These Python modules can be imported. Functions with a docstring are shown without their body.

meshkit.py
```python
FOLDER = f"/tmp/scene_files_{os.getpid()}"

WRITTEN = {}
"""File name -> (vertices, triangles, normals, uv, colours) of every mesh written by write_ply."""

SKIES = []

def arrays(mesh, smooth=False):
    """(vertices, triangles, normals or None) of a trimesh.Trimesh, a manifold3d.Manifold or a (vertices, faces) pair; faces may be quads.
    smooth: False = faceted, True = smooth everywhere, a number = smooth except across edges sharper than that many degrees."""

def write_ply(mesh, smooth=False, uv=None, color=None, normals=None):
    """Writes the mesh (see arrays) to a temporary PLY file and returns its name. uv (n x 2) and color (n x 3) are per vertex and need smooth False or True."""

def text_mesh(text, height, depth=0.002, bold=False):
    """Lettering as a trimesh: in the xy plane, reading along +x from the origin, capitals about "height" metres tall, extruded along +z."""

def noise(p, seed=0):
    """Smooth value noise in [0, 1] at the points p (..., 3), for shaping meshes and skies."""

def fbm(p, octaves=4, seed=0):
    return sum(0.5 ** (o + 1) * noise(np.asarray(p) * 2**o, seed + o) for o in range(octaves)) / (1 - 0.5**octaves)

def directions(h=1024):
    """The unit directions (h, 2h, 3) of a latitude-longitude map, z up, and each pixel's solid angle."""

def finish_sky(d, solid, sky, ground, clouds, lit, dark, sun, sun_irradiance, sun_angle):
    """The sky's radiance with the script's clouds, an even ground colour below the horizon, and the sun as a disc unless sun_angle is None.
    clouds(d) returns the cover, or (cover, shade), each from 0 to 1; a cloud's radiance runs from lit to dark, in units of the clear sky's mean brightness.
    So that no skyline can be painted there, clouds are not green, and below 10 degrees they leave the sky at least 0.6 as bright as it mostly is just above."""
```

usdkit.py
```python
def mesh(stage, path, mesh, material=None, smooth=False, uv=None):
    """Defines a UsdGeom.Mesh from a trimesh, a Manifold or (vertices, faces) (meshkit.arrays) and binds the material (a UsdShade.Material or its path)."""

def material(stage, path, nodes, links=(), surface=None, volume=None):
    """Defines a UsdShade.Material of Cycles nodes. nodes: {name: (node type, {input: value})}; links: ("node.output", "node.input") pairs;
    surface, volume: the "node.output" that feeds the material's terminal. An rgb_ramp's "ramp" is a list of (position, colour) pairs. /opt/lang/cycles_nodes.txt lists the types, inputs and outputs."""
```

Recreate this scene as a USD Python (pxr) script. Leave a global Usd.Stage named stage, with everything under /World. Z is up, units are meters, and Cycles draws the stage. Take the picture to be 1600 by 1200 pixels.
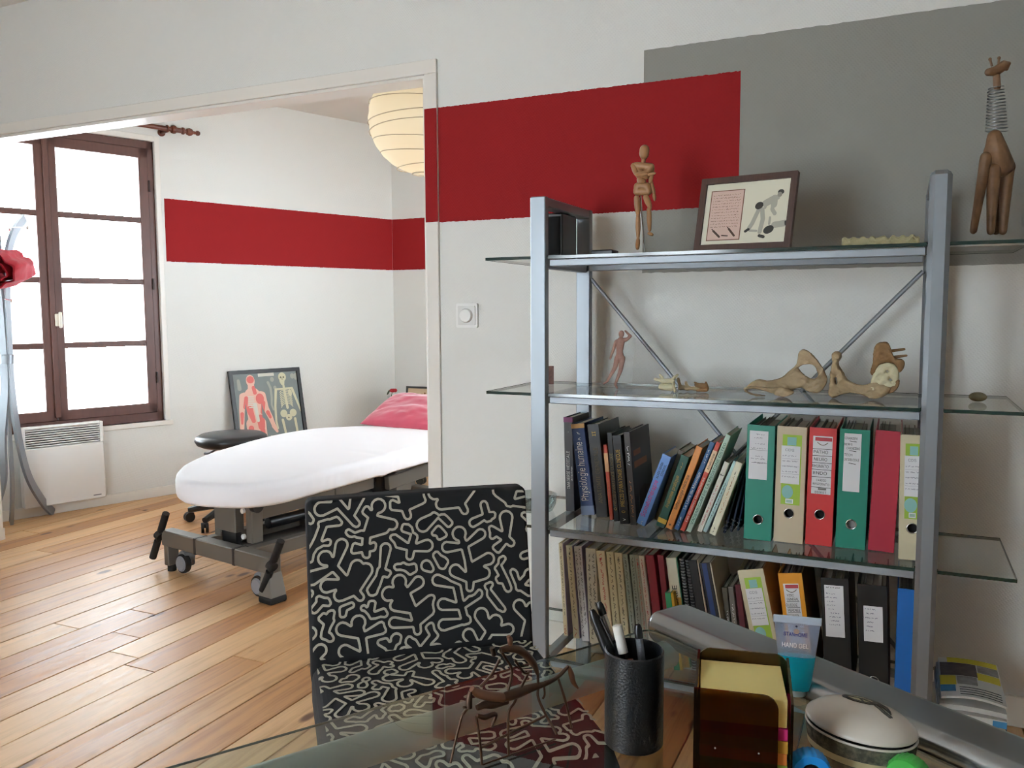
import math, random
import numpy as np, trimesh, manifold3d as m3, usdkit, meshkit
from shapely import geometry as sg, affinity, ops
from pxr import Usd, UsdGeom, UsdLux, Gf, Sdf, UsdShade

stage = Usd.Stage.CreateInMemory()
UsdGeom.SetStageUpAxis(stage, UsdGeom.Tokens.z)
UsdGeom.SetStageMetersPerUnit(stage, 1.0)
UsdGeom.Xform.Define(stage, '/World'); UsdGeom.Scope.Define(stage, '/World/Looks')
random.seed(7); rng = np.random.default_rng(7)
PI = math.pi

# ---------------------------------------------------------------- camera
EYE, F = np.array([0, 0, 1.2]), 1311.0
YAW, PITCH, ROLL = math.radians(24.96), math.radians(5.014), math.radians(-.2993)
_f = np.array([-math.sin(YAW) * math.cos(PITCH), math.cos(YAW) * math.cos(PITCH), -math.sin(PITCH)])
_r = np.array([math.cos(YAW), math.sin(YAW), 0]); _u = np.cross(_r, _f)
_r, _u = _r * math.cos(ROLL) + _u * math.sin(ROLL), _u * math.cos(ROLL) - _r * math.sin(ROLL)
cam = UsdGeom.Camera.Define(stage, '/World/camera')
cam.CreateHorizontalApertureAttr(36.0); cam.CreateVerticalApertureAttr(27.0)
cam.CreateFocalLengthAttr(36.0 * F / 1600); cam.CreateClippingRangeAttr(Gf.Vec2f(.02, 200))
cam.AddTransformOp().Set(Gf.Matrix4d(*_r, 0, *_u, 0, *(-_f), 0, *EYE, 1))
cam.CreateExposureAttr(-0.12)

def _ray(px, py): return (px - 800) / F * _r - (py - 600) / F * _u + _f
def aty(px, py, Y): d = _ray(px, py); return EYE + d * (Y / d[1])
def atz(px, py, z): d = _ray(px, py); return EYE + d * ((z - EYE[2]) / d[2])

# ---------------------------------------------------------------- daylight: an even overcast sky
sky = UsdLux.DomeLight.Define(stage, '/World/sky')
sky.CreateIntensityAttr(7.0); sky.CreateColorAttr(Gf.Vec3f(.88, .955, 1.05))

# ---------------------------------------------------------------- materials
def lin(c):
    if isinstance(c, str): c = [int(c[i:i + 2], 16) for i in (0, 2, 4)]
    c = np.array(c, float) / 255
    return tuple(np.where(c < .04045, c / 12.92, ((c + .055) / 1.055) ** 2.4))
_mats = {}
def pm(name, col, rough=.5, metal=0, var=0, vscale=6, bump=0, bscale=80, bdist=.001, stretch=None, **kw):
    """A principled material; var mixes in a darker tone by noise, bump is a fine noise relief."""
    if name in _mats: return _mats[name]
    c = np.array(lin(col)); n = {'p': ('principled_bsdf', dict(base_color=c, roughness=rough, metallic=metal, **kw))}; l = []
    if var or bump: n['tc'] = ('texture_coordinate', {})
    vec = 'tc.object'
    if stretch:
        n['mp'] = ('mapping', dict(scale=stretch)); l.append(('tc.object', 'mp.vector')); vec = 'mp.vector'
    if var:
        n['n'] = ('noise_texture', dict(scale=vscale, detail=5.0, roughness=.6)); n['r'] = ('rgb_ramp', dict(ramp=[(.25, c * (1 - var)), (.75, np.minimum(c * (1 + var * .5), 1))]))
        l += [(vec, 'n.vector'), ('n.fac', 'r.fac'), ('r.color', 'p.base_color')]
    if bump:
        n['bn'] = ('noise_texture', dict(scale=bscale, detail=3.0)); n['b'] = ('bump', dict(strength=bump, distance=bdist))
        l += [(vec, 'bn.vector'), ('bn.fac', 'b.height'), ('b.normal', 'p.normal')]
    _mats[name] = usdkit.material(stage, '/World/Looks/' + name, n, l, surface='p.BSDF')
    return _mats[name]
def pane_mat(name, tint, ior=1.55, rough=0.0):   # reflects on the outer faces only
    if name in _mats: return _mats[name]
    _mats[name] = usdkit.material(stage, '/World/Looks/' + name, {'t': ('transparent_bsdf', dict(color=tint)), 'g': ('glossy_bsdf', dict(color=(1, 1, 1), roughness=rough)), 'f': ('fresnel', dict(IOR=ior)), 'm': ('mix_closure', {}), 'gm': ('geometry', {}), 's': ('math', dict(math_type='subtract', value1=1.0)), 'x': ('math', dict(math_type='multiply'))},
        [('t.BSDF', 'm.closure1'), ('g.BSDF', 'm.closure2'), ('gm.backfacing', 's.value2'), ('f.fac', 'x.value1'), ('s.value', 'x.value2'), ('x.value', 'm.fac')], surface='m.closure')
    return _mats[name]
def paint(name, col):   # wall paint over woven glass-fibre wallpaper: a fine diagonal weave
    c = np.array(lin(col))
    _mats[name] = usdkit.material(stage, '/World/Looks/' + name, {
        'p': ('principled_bsdf', dict(base_color=c, roughness=.8, specular_ior_level=.25)), 'g': ('geometry', {}),
        'm1': ('mapping', dict(rotation=(0, .7, 0))), 'w1': ('wave_texture', dict(scale=45.0, distortion=1.5, detail=2.0, detail_scale=3.0)),
        'm2': ('mapping', dict(rotation=(0, -.9, 0))), 'w2': ('wave_texture', dict(scale=30.0, distortion=2.0, detail=2.0, detail_scale=3.0)),
        'n': ('noise_texture', dict(scale=90.0, detail=2.0)), 'a': ('math', dict(math_type='multiply')), 'a2': ('math', dict(math_type='add')),
        'b': ('bump', dict(strength=.16, distance=.002))},
        [('g.position', 'm1.vector'), ('g.position', 'm2.vector'), ('m1.vector', 'w1.vector'), ('m2.vector', 'w2.vector'), ('w1.fac', 'a.value1'), ('w2.fac', 'a.value2'),
         ('g.position', 'n.vector'), ('a.value', 'a2.value1'), ('n.fac', 'a2.value2'), ('a2.value', 'b.height'), ('b.normal', 'p.normal')], surface='p.BSDF')
    return _mats[name]

# ---------------------------------------------------------------- geometry
def T(m, loc=(0, 0, 0), rot=(0, 0, 0), s=None):
    m = m.copy()
    if s is not None: m.apply_scale(s)
    M = trimesh.transformations.euler_matrix(*[math.radians(a) for a in rot]); M[:3, 3] = loc
    m.apply_transform(M); return m
def cat(*ms):
    fl = []
    for m in ms: fl += list(m) if isinstance(m, (list, tuple)) else [m]
    return fl[0] if len(fl) == 1 else trimesh.util.concatenate(fl)
def hull(pts):
    return trimesh.convex.convex_hull(np.asarray(pts, float))
def box(sx, sy, sz, c=(0, 0, 0), b=.002):
    """Box of full sizes sx sy sz about c with chamfered edges."""
    h = np.array([sx, sy, sz]) / 2; b = min(b, h.min() * .9)
    if b <= 0:
        m = trimesh.creation.box((sx, sy, sz)); m.apply_translation(c); return m
    p = []
    for s in np.ndindex(2, 2, 2):
        s = np.array(s) * 2 - 1
        for k in range(3):
            q = s * (h - b); q[k] = s[k] * h[k]; p.append(q)
    m = hull(p); m.apply_translation(c); return m
def bx(x0, x1, y0, y1, z0, z1, b=.002): return box(x1 - x0, y1 - y0, z1 - z0, ((x0 + x1) / 2, (y0 + y1) / 2, (z0 + z1) / 2), b)
def rbox(sx, sy, sz, r, c=(0, 0, 0), n=2):
    h = np.array([sx, sy, sz]) / 2; s = trimesh.creation.icosphere(n, r).vertices
    m = hull(np.vstack([s + (np.array(k) * 2 - 1) * np.maximum(h - r, 0) for k in np.ndindex(2, 2, 2)])); m.apply_translation(c); return m
def smooth_path(pts, n=8):
    pts = np.asarray(pts, float); out = []
    q = np.vstack([2 * pts[0] - pts[1], pts, 2 * pts[-1] - pts[-2]])
    for i in range(1, len(q) - 2):
        for t in np.linspace(0, 1, n, endpoint=False):
            a, b, c, d = q[i - 1:i + 3]
            out.append(.5 * ((2 * b) + (c - a) * t + (2 * a - 5 * b + 4 * c - d) * t * t + (3 * b - a - 3 * c + d) * t ** 3))
    out.append(pts[-1]); return np.array(out)
def tube(pts, r, n=10, prof=None, up=None):
    """Sweeps a round (or given) profile along a polyline; r is a number or one per point."""
    pts = np.asarray(pts, float); k = len(pts); r = np.broadcast_to(np.asarray(r, float), (k,))
    tan = np.gradient(pts, axis=0); tan /= np.maximum(np.linalg.norm(tan, axis=1, keepdims=True), 1e-12)
    if prof is None: a = np.arange(n) * 2 * PI / n; prof = np.stack([np.cos(a), np.sin(a)], 1)
    n = len(prof); u = np.array(up if up is not None else ([0, 0, 1.] if abs(tan[0][2]) < .9 else [1., 0, 0])); rings = []
    for i in range(k):
        u = u - tan[i] * (u @ tan[i]); u /= max(np.linalg.norm(u), 1e-9); v = np.cross(tan[i], u)
        rings.append(pts[i] + r[i] * (prof[:, :1] * u + prof[:, 1:] * v))
    V = np.vstack(rings + [pts[:1], pts[-1:]]); Fc = []
    for i in range(k - 1):
        for j in range(n):
            a, b = i * n + j, i * n + (j + 1) % n; Fc += [[a, b, b + n], [a, b + n, a + n]]
    for j in range(n):
        Fc += [[k * n, (j + 1) % n, j], [k * n + 1, (k - 1) * n + j, (k - 1) * n + (j + 1) % n]]
    m = trimesh.Trimesh(V, Fc, process=False)
    return m
def rod(a, b, r, n=12): return tube([a, b], r, n)
def lathe(prof, n=28, closed=True):
    """Surface of revolution of (radius, z) points about z."""
    prof = np.asarray(prof, float); k = len(prof); a = np.arange(n) * 2 * PI / n
    V = np.stack([np.outer(prof[:, 0], np.cos(a)), np.outer(prof[:, 0], np.sin(a)), np.repeat(prof[:, 1:], n, 1)], -1).reshape(-1, 3); Fc = []
    for i in range(k - 1):
        for j in range(n):
            a0, b0 = i * n + j, i * n + (j + 1) % n; Fc += [[a0, b0, b0 + n], [a0, b0 + n, a0 + n]]
    m = trimesh.Trimesh(V, Fc, process=False); m.merge_vertices(); m.update_faces(m.nondegenerate_faces()); return m
def cyl(r, h, c=(0, 0, 0), n=24, b=.001, axis='z'):
    m = lathe([(0, -h / 2), (r - b, -h / 2), (r, -h / 2 + b), (r, h / 2 - b), (r - b, h / 2), (0, h / 2)], n)
    return T(m, c, {'z': (0, 0, 0), 'x': (0, 90, 0), 'y': (90, 0, 0)}[axis])
def torus(R, r, c=(0, 0, 0), rot=(0, 0, 0), n=28, k=8):
    a = np.arange(k + 1) * 2 * PI / k
    return T(lathe(np.stack([R + r * np.cos(a), r * np.sin(a)], 1), n), c, rot)
def ext(poly, h, z=0):
    gs = getattr(poly, 'geoms', [poly]); ms = []
    for g in gs:
        if g.geom_type == 'Polygon' and g.area > 1e-9:
            m = trimesh.creation.extrude_polygon(g, h, engine='earcut'); m.apply_translation((0, 0, z)); ms.append(m)
    return trimesh.util.concatenate(ms)
def rrect(w, h, r=.01, c=(0, 0)): return sg.box(c[0] - w / 2 + r, c[1] - h / 2 + r, c[0] + w / 2 - r, c[1] + h / 2 - r).buffer(r, quad_segs=5)
def blob(chain, ref=.004, it=8, rad=1.0):
    """Smooth body: chain = list of bones ((p, r), (q, r)); hulls of spheres, joined and smoothed."""
    M = m3.Manifold()
    for a, b in chain:
        A = [m3.Manifold.sphere(x[1] * rad, 14).translate(tuple(map(float, x[0]))) for x in (a, b)]
        M = M + m3.Manifold.batch_hull(A)
    mm = M.refine_to_length(ref).to_mesh(); t = trimesh.Trimesh(mm.vert_properties[:, :3], mm.tri_verts)
    trimesh.smoothing.filter_taubin(t, iterations=it); return t
def text(s, h, depth=.0006, bold=False, w=None):
    """Lettering in xy, centred at the origin; w squeezes or stretches it to that width."""
    m = meshkit.text_mesh(s, h, depth, bold); c = m.bounds.mean(0); m.apply_translation((-c[0], -c[1], 0))
    if w: m.apply_scale((w / m.extents[0], 1, 1))
    return m
def strokes(lines, r, d=.0004): return ext(ops.unary_union([sg.LineString(l).buffer(r, quad_segs=2) for l in lines]), d)
def scribble(w, h, seed, gap=.15):
    """One line of handwriting, w long and h tall, as polylines about the origin."""
    R = random.Random(seed); x, out, cur = -w / 2, [], []
    while x < w / 2:
        if R.random() < gap and len(cur) > 2: out.append(cur); cur = []; x += h * .6
        cur.append((x, R.choice((-.5, -.1, .1, .5, .5, -.5, .9, -.8)) * h * .45)); x += h * R.uniform(.12, .32)
    if len(cur) > 1: out.append(cur)
    return out
def fig(rot): return lambda m, loc: T(m, loc, rot)
def up_front(m, loc=(0, 0, 0), turn=0):   # a flat xy drawing stood up to face -y, optionally turned in its own plane first
    return T(T(m, rot=(0, 0, turn)), loc, (90, 0, 0))

# ---------------------------------------------------------------- scene objects
_used = {}
def numbered(path):
    n = _used.get(path, -1) + 1; _used[path] = n
    return path if n == 0 else '%s_%03d' % (path, n)
def thing(name, label, cat_, loc=(0, 0, 0), rz=0, group=None, rot=None):
    x = UsdGeom.Xform.Define(stage, numbered('/World/' + name)); x.AddTranslateOp().Set(Gf.Vec3d(*map(float, loc)))
    if rot is not None: x.AddRotateXYZOp().Set(Gf.Vec3f(*map(float, rot)))
    elif rz: x.AddRotateZOp().Set(float(rz))
    return tag(x.GetPrim(), label, cat_, group)
def tag(o, label=None, cat_=None, group=None, kind=None):
    for k, v in (('label', label), ('category', cat_), ('group', group), ('kind', kind)):
        if v: o.SetCustomDataByKey(k, v)
    return o
def obj(name, mesh, mat, parent=None, smooth=35, label=None):
    base = str(parent.GetPath()) if parent is not None else '/World'
    o = usdkit.mesh(stage, numbered(base + '/' + name), mesh, mat, smooth=smooth).GetPrim()
    return tag(o, label)
def one(name, mesh, mat, label, cat_, group=None, kind=None, smooth=35): return tag(obj(name, mesh, mat, None, smooth), label, cat_, group, kind)
def struct(name, mesh, mat, label=None, smooth=35): return tag(obj(name, mesh, mat, None, smooth), label, None, None, 'structure')
# ================================================================ the rooms
WALL = paint('white_wall_paint', 'E2E2DD'); RED = paint('red_wall_paint', '931A1D'); GREY = paint('grey_wall_paint', '93928B')
TRIM = pm('white_trim_paint', 'E6E2DA', .4, bump=.05, bscale=60); CEIL = pm('ceiling_paint', 'E8E5DE', .8)
WOODFR = pm('brown_window_paint', '5A3429', .45, var=.18, vscale=9, stretch=(6, 6, 1), bump=.1, bscale=40)
PANE = pane_mat('window_glass', (.97, .985, .98))
PW, YB, CH = 2.72, 5.786, 2.646          # partition front face, far wall, ceiling
PHI = math.radians(18.9); FW = np.array([math.sin(PHI), math.cos(PHI), 0]); FN = np.array([math.cos(PHI), -math.sin(PHI), 0]); FOFF = -5.42
def fac(s, d, z): return FN * (FOFF + d) + FW * s + np.array([0, 0, z])   # a point along the slanted street wall, d into the room
FM = np.eye(4); FM[:3, 0] = FW; FM[:3, 1] = -FN; FM[:3, 2] = [0, 0, 1]; FM[:3, 3] = FN * FOFF   # local x along the wall, y outwards, z up
def onfac(m): m = m.copy(); m.apply_transform(FM); return m
YR, XR, XF = -1.3, 2.5, -.9; W4 = (3.6, 5.1, .6, 2.15)   # W4: the far room's other window, on its right-hand wall
S_far = (YB + FOFF * FN[1] * -1) / FW[1]; S_far = (YB - FOFF * FN[1]) / FW[1]; S_rear = (YR - FOFF * FN[1]) / FW[1]; S_part = (PW - FOFF * FN[1]) / FW[1]

# floor: knotty pine boards running straight away from the bookshelf wall
def pine(name, col, dark):
    c, d = np.array(lin(col)), np.array(lin(dark))
    _mats[name] = usdkit.material(stage, '/World/Looks/' + name, {
        'g': ('geometry', {}), 'oi': ('object_info', {}), 'vm': ('vector_math', dict(math_type='add')), 'cmb': ('combine_xyz', {}), 'mul': ('math', dict(math_type='multiply', value2=37.0)),
        'm': ('mapping', dict(scale=(14.0, .9, 1.0))), 'n': ('noise_texture', dict(scale=2.2, detail=6.0, roughness=.62, distortion=.6)),
        'r': ('rgb_ramp', dict(ramp=[(.28, d), (.5, c), (.75, np.minimum(c * 1.18, 1))])),
        'mk': ('mapping', dict(scale=(7.0, 3.3, 1.0))), 'v': ('voronoi_texture', dict(scale=1.0, randomness=1.0)), 'rk': ('rgb_ramp', dict(ramp=[(.0, (1, 1, 1)), (.09, (.9,) * 3), (.15, (0, 0, 0))])),
        'sel': ('noise_texture', dict(scale=1.6, detail=1.0)), 'rs': ('rgb_ramp', dict(ramp=[(.37, (0, 0, 0)), (.44, (1, 1, 1))])), 'kk': ('math', dict(math_type='multiply')),
        'mx': ('mix', dict(color2=np.array(lin('5A3420')))), 'p': ('principled_bsdf', dict(roughness=.3)), 'b': ('bump', dict(strength=.12, distance=.001)),
        'rr': ('rgb_ramp', dict(ramp=[(.3, (.36,) * 3), (.7, (.50,) * 3)]))},
        [('g.position', 'vm.vector1'), ('oi.random', 'mul.value1'), ('mul.value', 'cmb.y'), ('mul.value', 'cmb.x'), ('cmb.vector', 'vm.vector2'), ('vm.vector', 'm.vector'), ('m.vector', 'n.vector'), ('n.fac', 'r.fac'),
         ('vm.vector', 'mk.vector'), ('mk.vector', 'v.vector'), ('v.distance', 'rk.fac'), ('vm.vector', 'sel.vector'), ('sel.fac', 'rs.fac'), ('rk.color', 'kk.value1'), ('rs.color', 'kk.value2'),
         ('kk.value', 'mx.fac'), ('r.color', 'mx.color1'), ('mx.color', 'p.base_color'), ('n.fac', 'b.height'), ('b.normal', 'p.normal'), ('n.fac', 'rr.fac'), ('rr.color', 'p.roughness')], surface='p.BSDF')
    return _mats[name]
PINES = [pine('pine_honey', 'C39160', '9F6C3F'), pine('pine_pale', 'CDA172', 'AE7D4E'), pine('pine_red', 'B58152', '905D35'), pine('pine_light', 'D4AB7D', 'B78A5C')]
fl = struct('floor', bx(-7.4, XR + .2, YR - .2, YB + .2, -.12, -.018, 0), pm('floor_gap', '4A3526', .9), 'knotty pine board floor')
joint_at = {-6: 2.148, -7: 2.348, -5: 2.015, -4: 1.956, -2: 2.166, 0: 1.2, -3: 2.9, -1: 3.0}
k = -37
while -1.805 + k * .1435 < XR:
    xl = -1.805 + k * .1435; R = random.Random(k + 900); ys = [YR]; y0 = joint_at.get(k)
    if y0 is None: y0 = R.uniform(-1.5, 3.0)
    ys = sorted([YR, YB] + [y for y in (y0 - 2.9, y0, y0 + 2.6) if YR + .3 < y < YB - .3])
    for a, b in zip(ys, ys[1:]):
        lo = max(a, YR)
        hi = min(b, (FN[0] * xl - FOFF) / -FN[1] * 1 + .45)   # boards stop under the street wall
        if hi < lo + .05: continue
        dz = R.uniform(-.0012, 0)
        obj('plank', bx(xl + .0018, xl + .1417, lo + .0014, hi - .0014, -.018, dz, .0016), R.choice(PINES), fl, smooth=False)
    k += 1

# the wall between the rooms, with its wide opening, and the painted bands
OL, OR, OT, TH = -4.305, -1.608, 2.056, .10
def wallx(x0, x1, y0, y1, z0, z1): return bx(x0, x1, y0, y1, z0, z1, 0)
wf = struct('wall_front', cat(wallx(-4.86, OL, PW, PW + TH, 0, CH), wallx(OR, XR, PW, PW + TH, 0, CH), wallx(OL, OR, PW, PW + TH, OT, CH)), WALL, 'white wall with red and grey painted bands behind the bookshelf', smooth=False)
rough = random.Random(3)
def band(x0, x1, z0, z1, y, amp=.0012):
    top = [(x, z1 + rough.uniform(-amp, amp)) for x in np.linspace(x0, x1, 220)]; bot = [(x, z0 + rough.uniform(-amp, amp)) for x in np.linspace(x1, x0, 220)]
    return T(ext(sg.Polygon(top + bot), .0006), (0, y, 0), (90, 0, 0))
GX0, RX1 = -.7885, -.48
obj('grey_band', band(GX0, XR, 1.321, 2.036, PW), GREY, wf, False, 'large grey painted rectangle')
obj('red_band', band(-1.556, RX1, 1.5235, 1.934, PW - .0008), RED, wf, False, 'red painted band')
# casing round the opening
c1 = struct('trim_1', bx(OL - .05, -1.556, PW - .012, PW + .001, OT, OT + .05, .002), TRIM, 'white casing over the wide opening')
c2 = struct('trim_2', bx(OR, -1.556, PW - .012, PW + .001, 0, OT + .0, .002), TRIM, 'right casing of the wide opening')
obj('red_band', T(ext(sg.box(OR + .0004, 1.5245, -1.5564, 1.932), .0006), (0, PW - .012, 0), (90, 0, 0)), RED, c2, False)
struct('trim_3', bx(OL - .05, OL, PW - .012, PW + .001, 0, OT, .002), TRIM, 'left casing of the wide opening')
struct('trim_4', bx(OL, OR, PW, PW + TH, OT - .012, OT, .001), TRIM, 'white lining under the head of the opening')
struct('trim_5', bx(OL, OL + .012, PW, PW + TH, 0, OT - .012, .001), TRIM, 'white lining of the left side of the opening')
struct('trim_6', bx(OR - .012, OR, PW, PW + TH, 0, OT - .012, .001), TRIM, 'white lining of the right side of the opening')

# far room: back wall and the slanted street wall with the window
wb = struct('wall_far', bx(-4.0, XF, YB, YB + .1, 0, CH, 0), WALL, 'white back wall of the far room', False)
obj('red_band', band((FOFF - FN[1] * YB) / FN[0] + .001, XF, 1.528, 1.931, YB, .001), RED, wb, False)
struct('wall_right', cat(bx(XR, XR + .1, YR - .1, PW + TH, 0, CH, 0), bx(XF, XF + .1, PW + TH, W4[0], 0, CH, 0), bx(XF, XF + .1, W4[1], YB + .1, 0, CH, 0), bx(XF, XF + .1, W4[0], W4[1], 0, W4[2], 0), bx(XF, XF + .1, W4[0], W4[1], W4[3], CH, 0)), WALL, smooth=False)
def holes(s0, s1, wins, out=.22):
    ms = []; s = s0
    for a, b, z0, z1 in wins:
        ms += [bx(s, a, 0, out, 0, CH, 0), bx(a, b, 0, out, 0, z0, 0), bx(a, b, 0, out, z1, CH, 0)]; s = b
    ms.append(bx(s, s1, 0, out, 0, CH, 0)); return ms
W1 = (1.075, 2.360, .497, 2.282)
wl = struct('wall_left', onfac(cat(holes(S_rear - .3, S_far + .15, [W1]))), WALL, 'white slanted street wall with the brown window', False)
obj('red_band', onfac(band(2.411, S_far - .001, 1.528, 1.931, 0, .001)), RED, wl, False)
rear_wins = [(-2.4, -1.03, .3, 2.1)]
def rear():
    ms = []; x = -7.2
    for a, b, z0, z1 in rear_wins: ms += [bx(x, a, YR - .2, YR, 0, CH, 0), bx(a, b, YR - .2, YR, 0, z0, 0), bx(a, b, YR - .2, YR, z1, CH, 0)]; x = b
    return cat(ms, bx(x, XR + .1, YR - .2, YR, 0, CH, 0))
struct('wall_rear', rear(), WALL, smooth=False)
struct('ceiling', bx(-7.4, XR + .2, YR - .3, YB + .2, CH, CH + .1, 0), CEIL, 'white ceiling', False)

def window(name, a, b, z0, z1, place, label, setback=.02):
    """Two brown casements of four panes; local x along the wall, y outwards."""
    def put(m): return place(m)
    w = thing(name, None, None); tag(w, label, None, None, 'structure')
    y0, y1 = setback, setback + .06; mid = (a + b) / 2; fw = .045
    obj('window_frame', put(cat(bx(a, a + fw, y0, y1, z0, z1), bx(b - fw, b, y0, y1, z0, z1), bx(a, b, y0, y1, z1 - .055, z1), bx(a, b, y0, y1, z0, z0 + .06))), WOODFR, w)
    zb, zt = z0 + .055, z1 - .048
    for side in (0, 1):
        s0, s1 = (a + fw - .004, mid - .002) if side == 0 else (mid + .002, b - fw + .004)
        st = .058; yc0, yc1 = y0 - .012, y0 + .03
        fr = [bx(s0, s0 + st, yc0, yc1, zb, zt, .004), bx(s1 - st, s1, yc0, yc1, zb, zt, .004), bx(s0, s1, yc0, yc1, zt - .062, zt, .004), bx(s0, s1, yc0, yc1, zb, zb + .062, .004)]
        c = obj('casement', put(cat(fr)), WOODFR, w)
        g0, g1, h0, h1 = s0 + st, s1 - st, zb + .062, zt - .062; hh = (h1 - h0) / 4
        for i in range(4):
            obj('pane', put(bx(g0 - .004, g1 + .004, y0 + .006, y0 + .010, h0 + i * hh, h0 + (i + 1) * hh, 0)), PANE, c, False)
            if i: obj('glazing_bar', put(bx(g0 - .003, g1 + .003, yc0 + .006, yc1 - .006, h0 + i * hh - .0165, h0 + i * hh + .0165, .004)), WOODFR, c)
    obj('meeting_strip', put(bx(mid - .016, mid + .016, y0 - .024, y0 - .011, zb + .02, zt - .02, .003)), WOODFR, w)
    return w, mid, y0
w1, mid1, y01 = window('window_1', *W1, onfac, 'brown two-leaf wooden window with eight panes above the wall heater')
hz = 1.157
obj('handle', onfac(cat(rbox(.026, .014, .075, .006, (mid1 + .018, y01 - .03, hz)), rbox(.018, .018, .095, .007, (mid1 + .03, y01 - .046, hz + .0)))), pm('cream_plastic', 'E6E0D0', .35), w1, label='cream window handle')
for z in (.78, 1.38, 2.0): obj('hinge', onfac(cyl(.007, .07, (W1[1] - .04, y01 - .016, z), 10)), pm('dark_hinge', '33221C', .5, .3), w1)
window('window_2', *rear_wins[0], lambda m: (lambda q: (q.apply_transform(np.array([[1, 0, 0, 0], [0, -1, 0, YR], [0, 0, 1, 0], [0, 0, 0, 1.]])), q.invert(), q)[2])(m.copy()), 'brown two-leaf window in the rear wall')
window('window_3', *W4, lambda m: (lambda q: (q.apply_transform(np.array([[0, 1, 0, XF], [1, 0, 0, 0], [0, 0, 1, 0], [0, 0, 0, 1.]])), q.invert(), q)[2])(m.copy()), 'brown two-leaf window on the right-hand wall of the far room')
# white board casing round the far window, sill and skirting
a, b, z0, z1 = W1
struct('trim_7', onfac(cat(bx(b, b + .032, -.006, .0, z0 - .03, z1 + .035), bx(a - .032, a, -.006, .0, z0 - .03, z1 + .035), bx(a, b, -.006, .0, z1, z1 + .035))), TRIM, 'white casing round the brown window')
struct('trim_8', onfac(bx(a - .05, b + .045, -.022, .03, z0 - .032, z0, .004)), TRIM, 'white sill under the brown window')
struct('baseboard_left', onfac(cat(bx(S_part + .12, S_far - .01, -.012, 0, 0, .062), bx(S_rear + .1, S_part - .05, -.012, 0, 0, .062))), TRIM)
struct('baseboard_far', bx(-3.78, XF, YB - .012, YB, 0, .062), TRIM)
struct('baseboard_front', cat(bx(-1.55, XR - .002, PW - .014, PW, 0, .09), bx(-4.75, OL - .052, PW - .014, PW, 0, .09), bx(-4.3, OL, PW + TH, PW + TH + .012, 0, .062), bx(OR, XF, PW + TH, PW + TH + .012, 0, .062)), TRIM)
# ================================================================ far room: things
def facpx(px, py, d=0):
    r = _ray(px, py); t = (FOFF + d - EYE @ FN) / (r @ FN); p = EYE + r * t; return p @ FW, p[2]
CHROME = pm('chrome', 'D8DADC', .12, 1.0); STEEL = pm('satin_steel', 'B9BEC4', .32, 1.0); BLACKP = pm('black_plastic', '17181A', .38); RUBBER = pm('black_rubber', '141414', .7)
DGREY = pm('dark_grey_steel', '69655D', .42, .15); MGREY = pm('mid_grey_plastic', '7E8084', .5); BLACKM = pm('black_steel', '1D1E20', .4)
WHITEM = pm('white_enamel', 'EDEDEA', .35)

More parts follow.
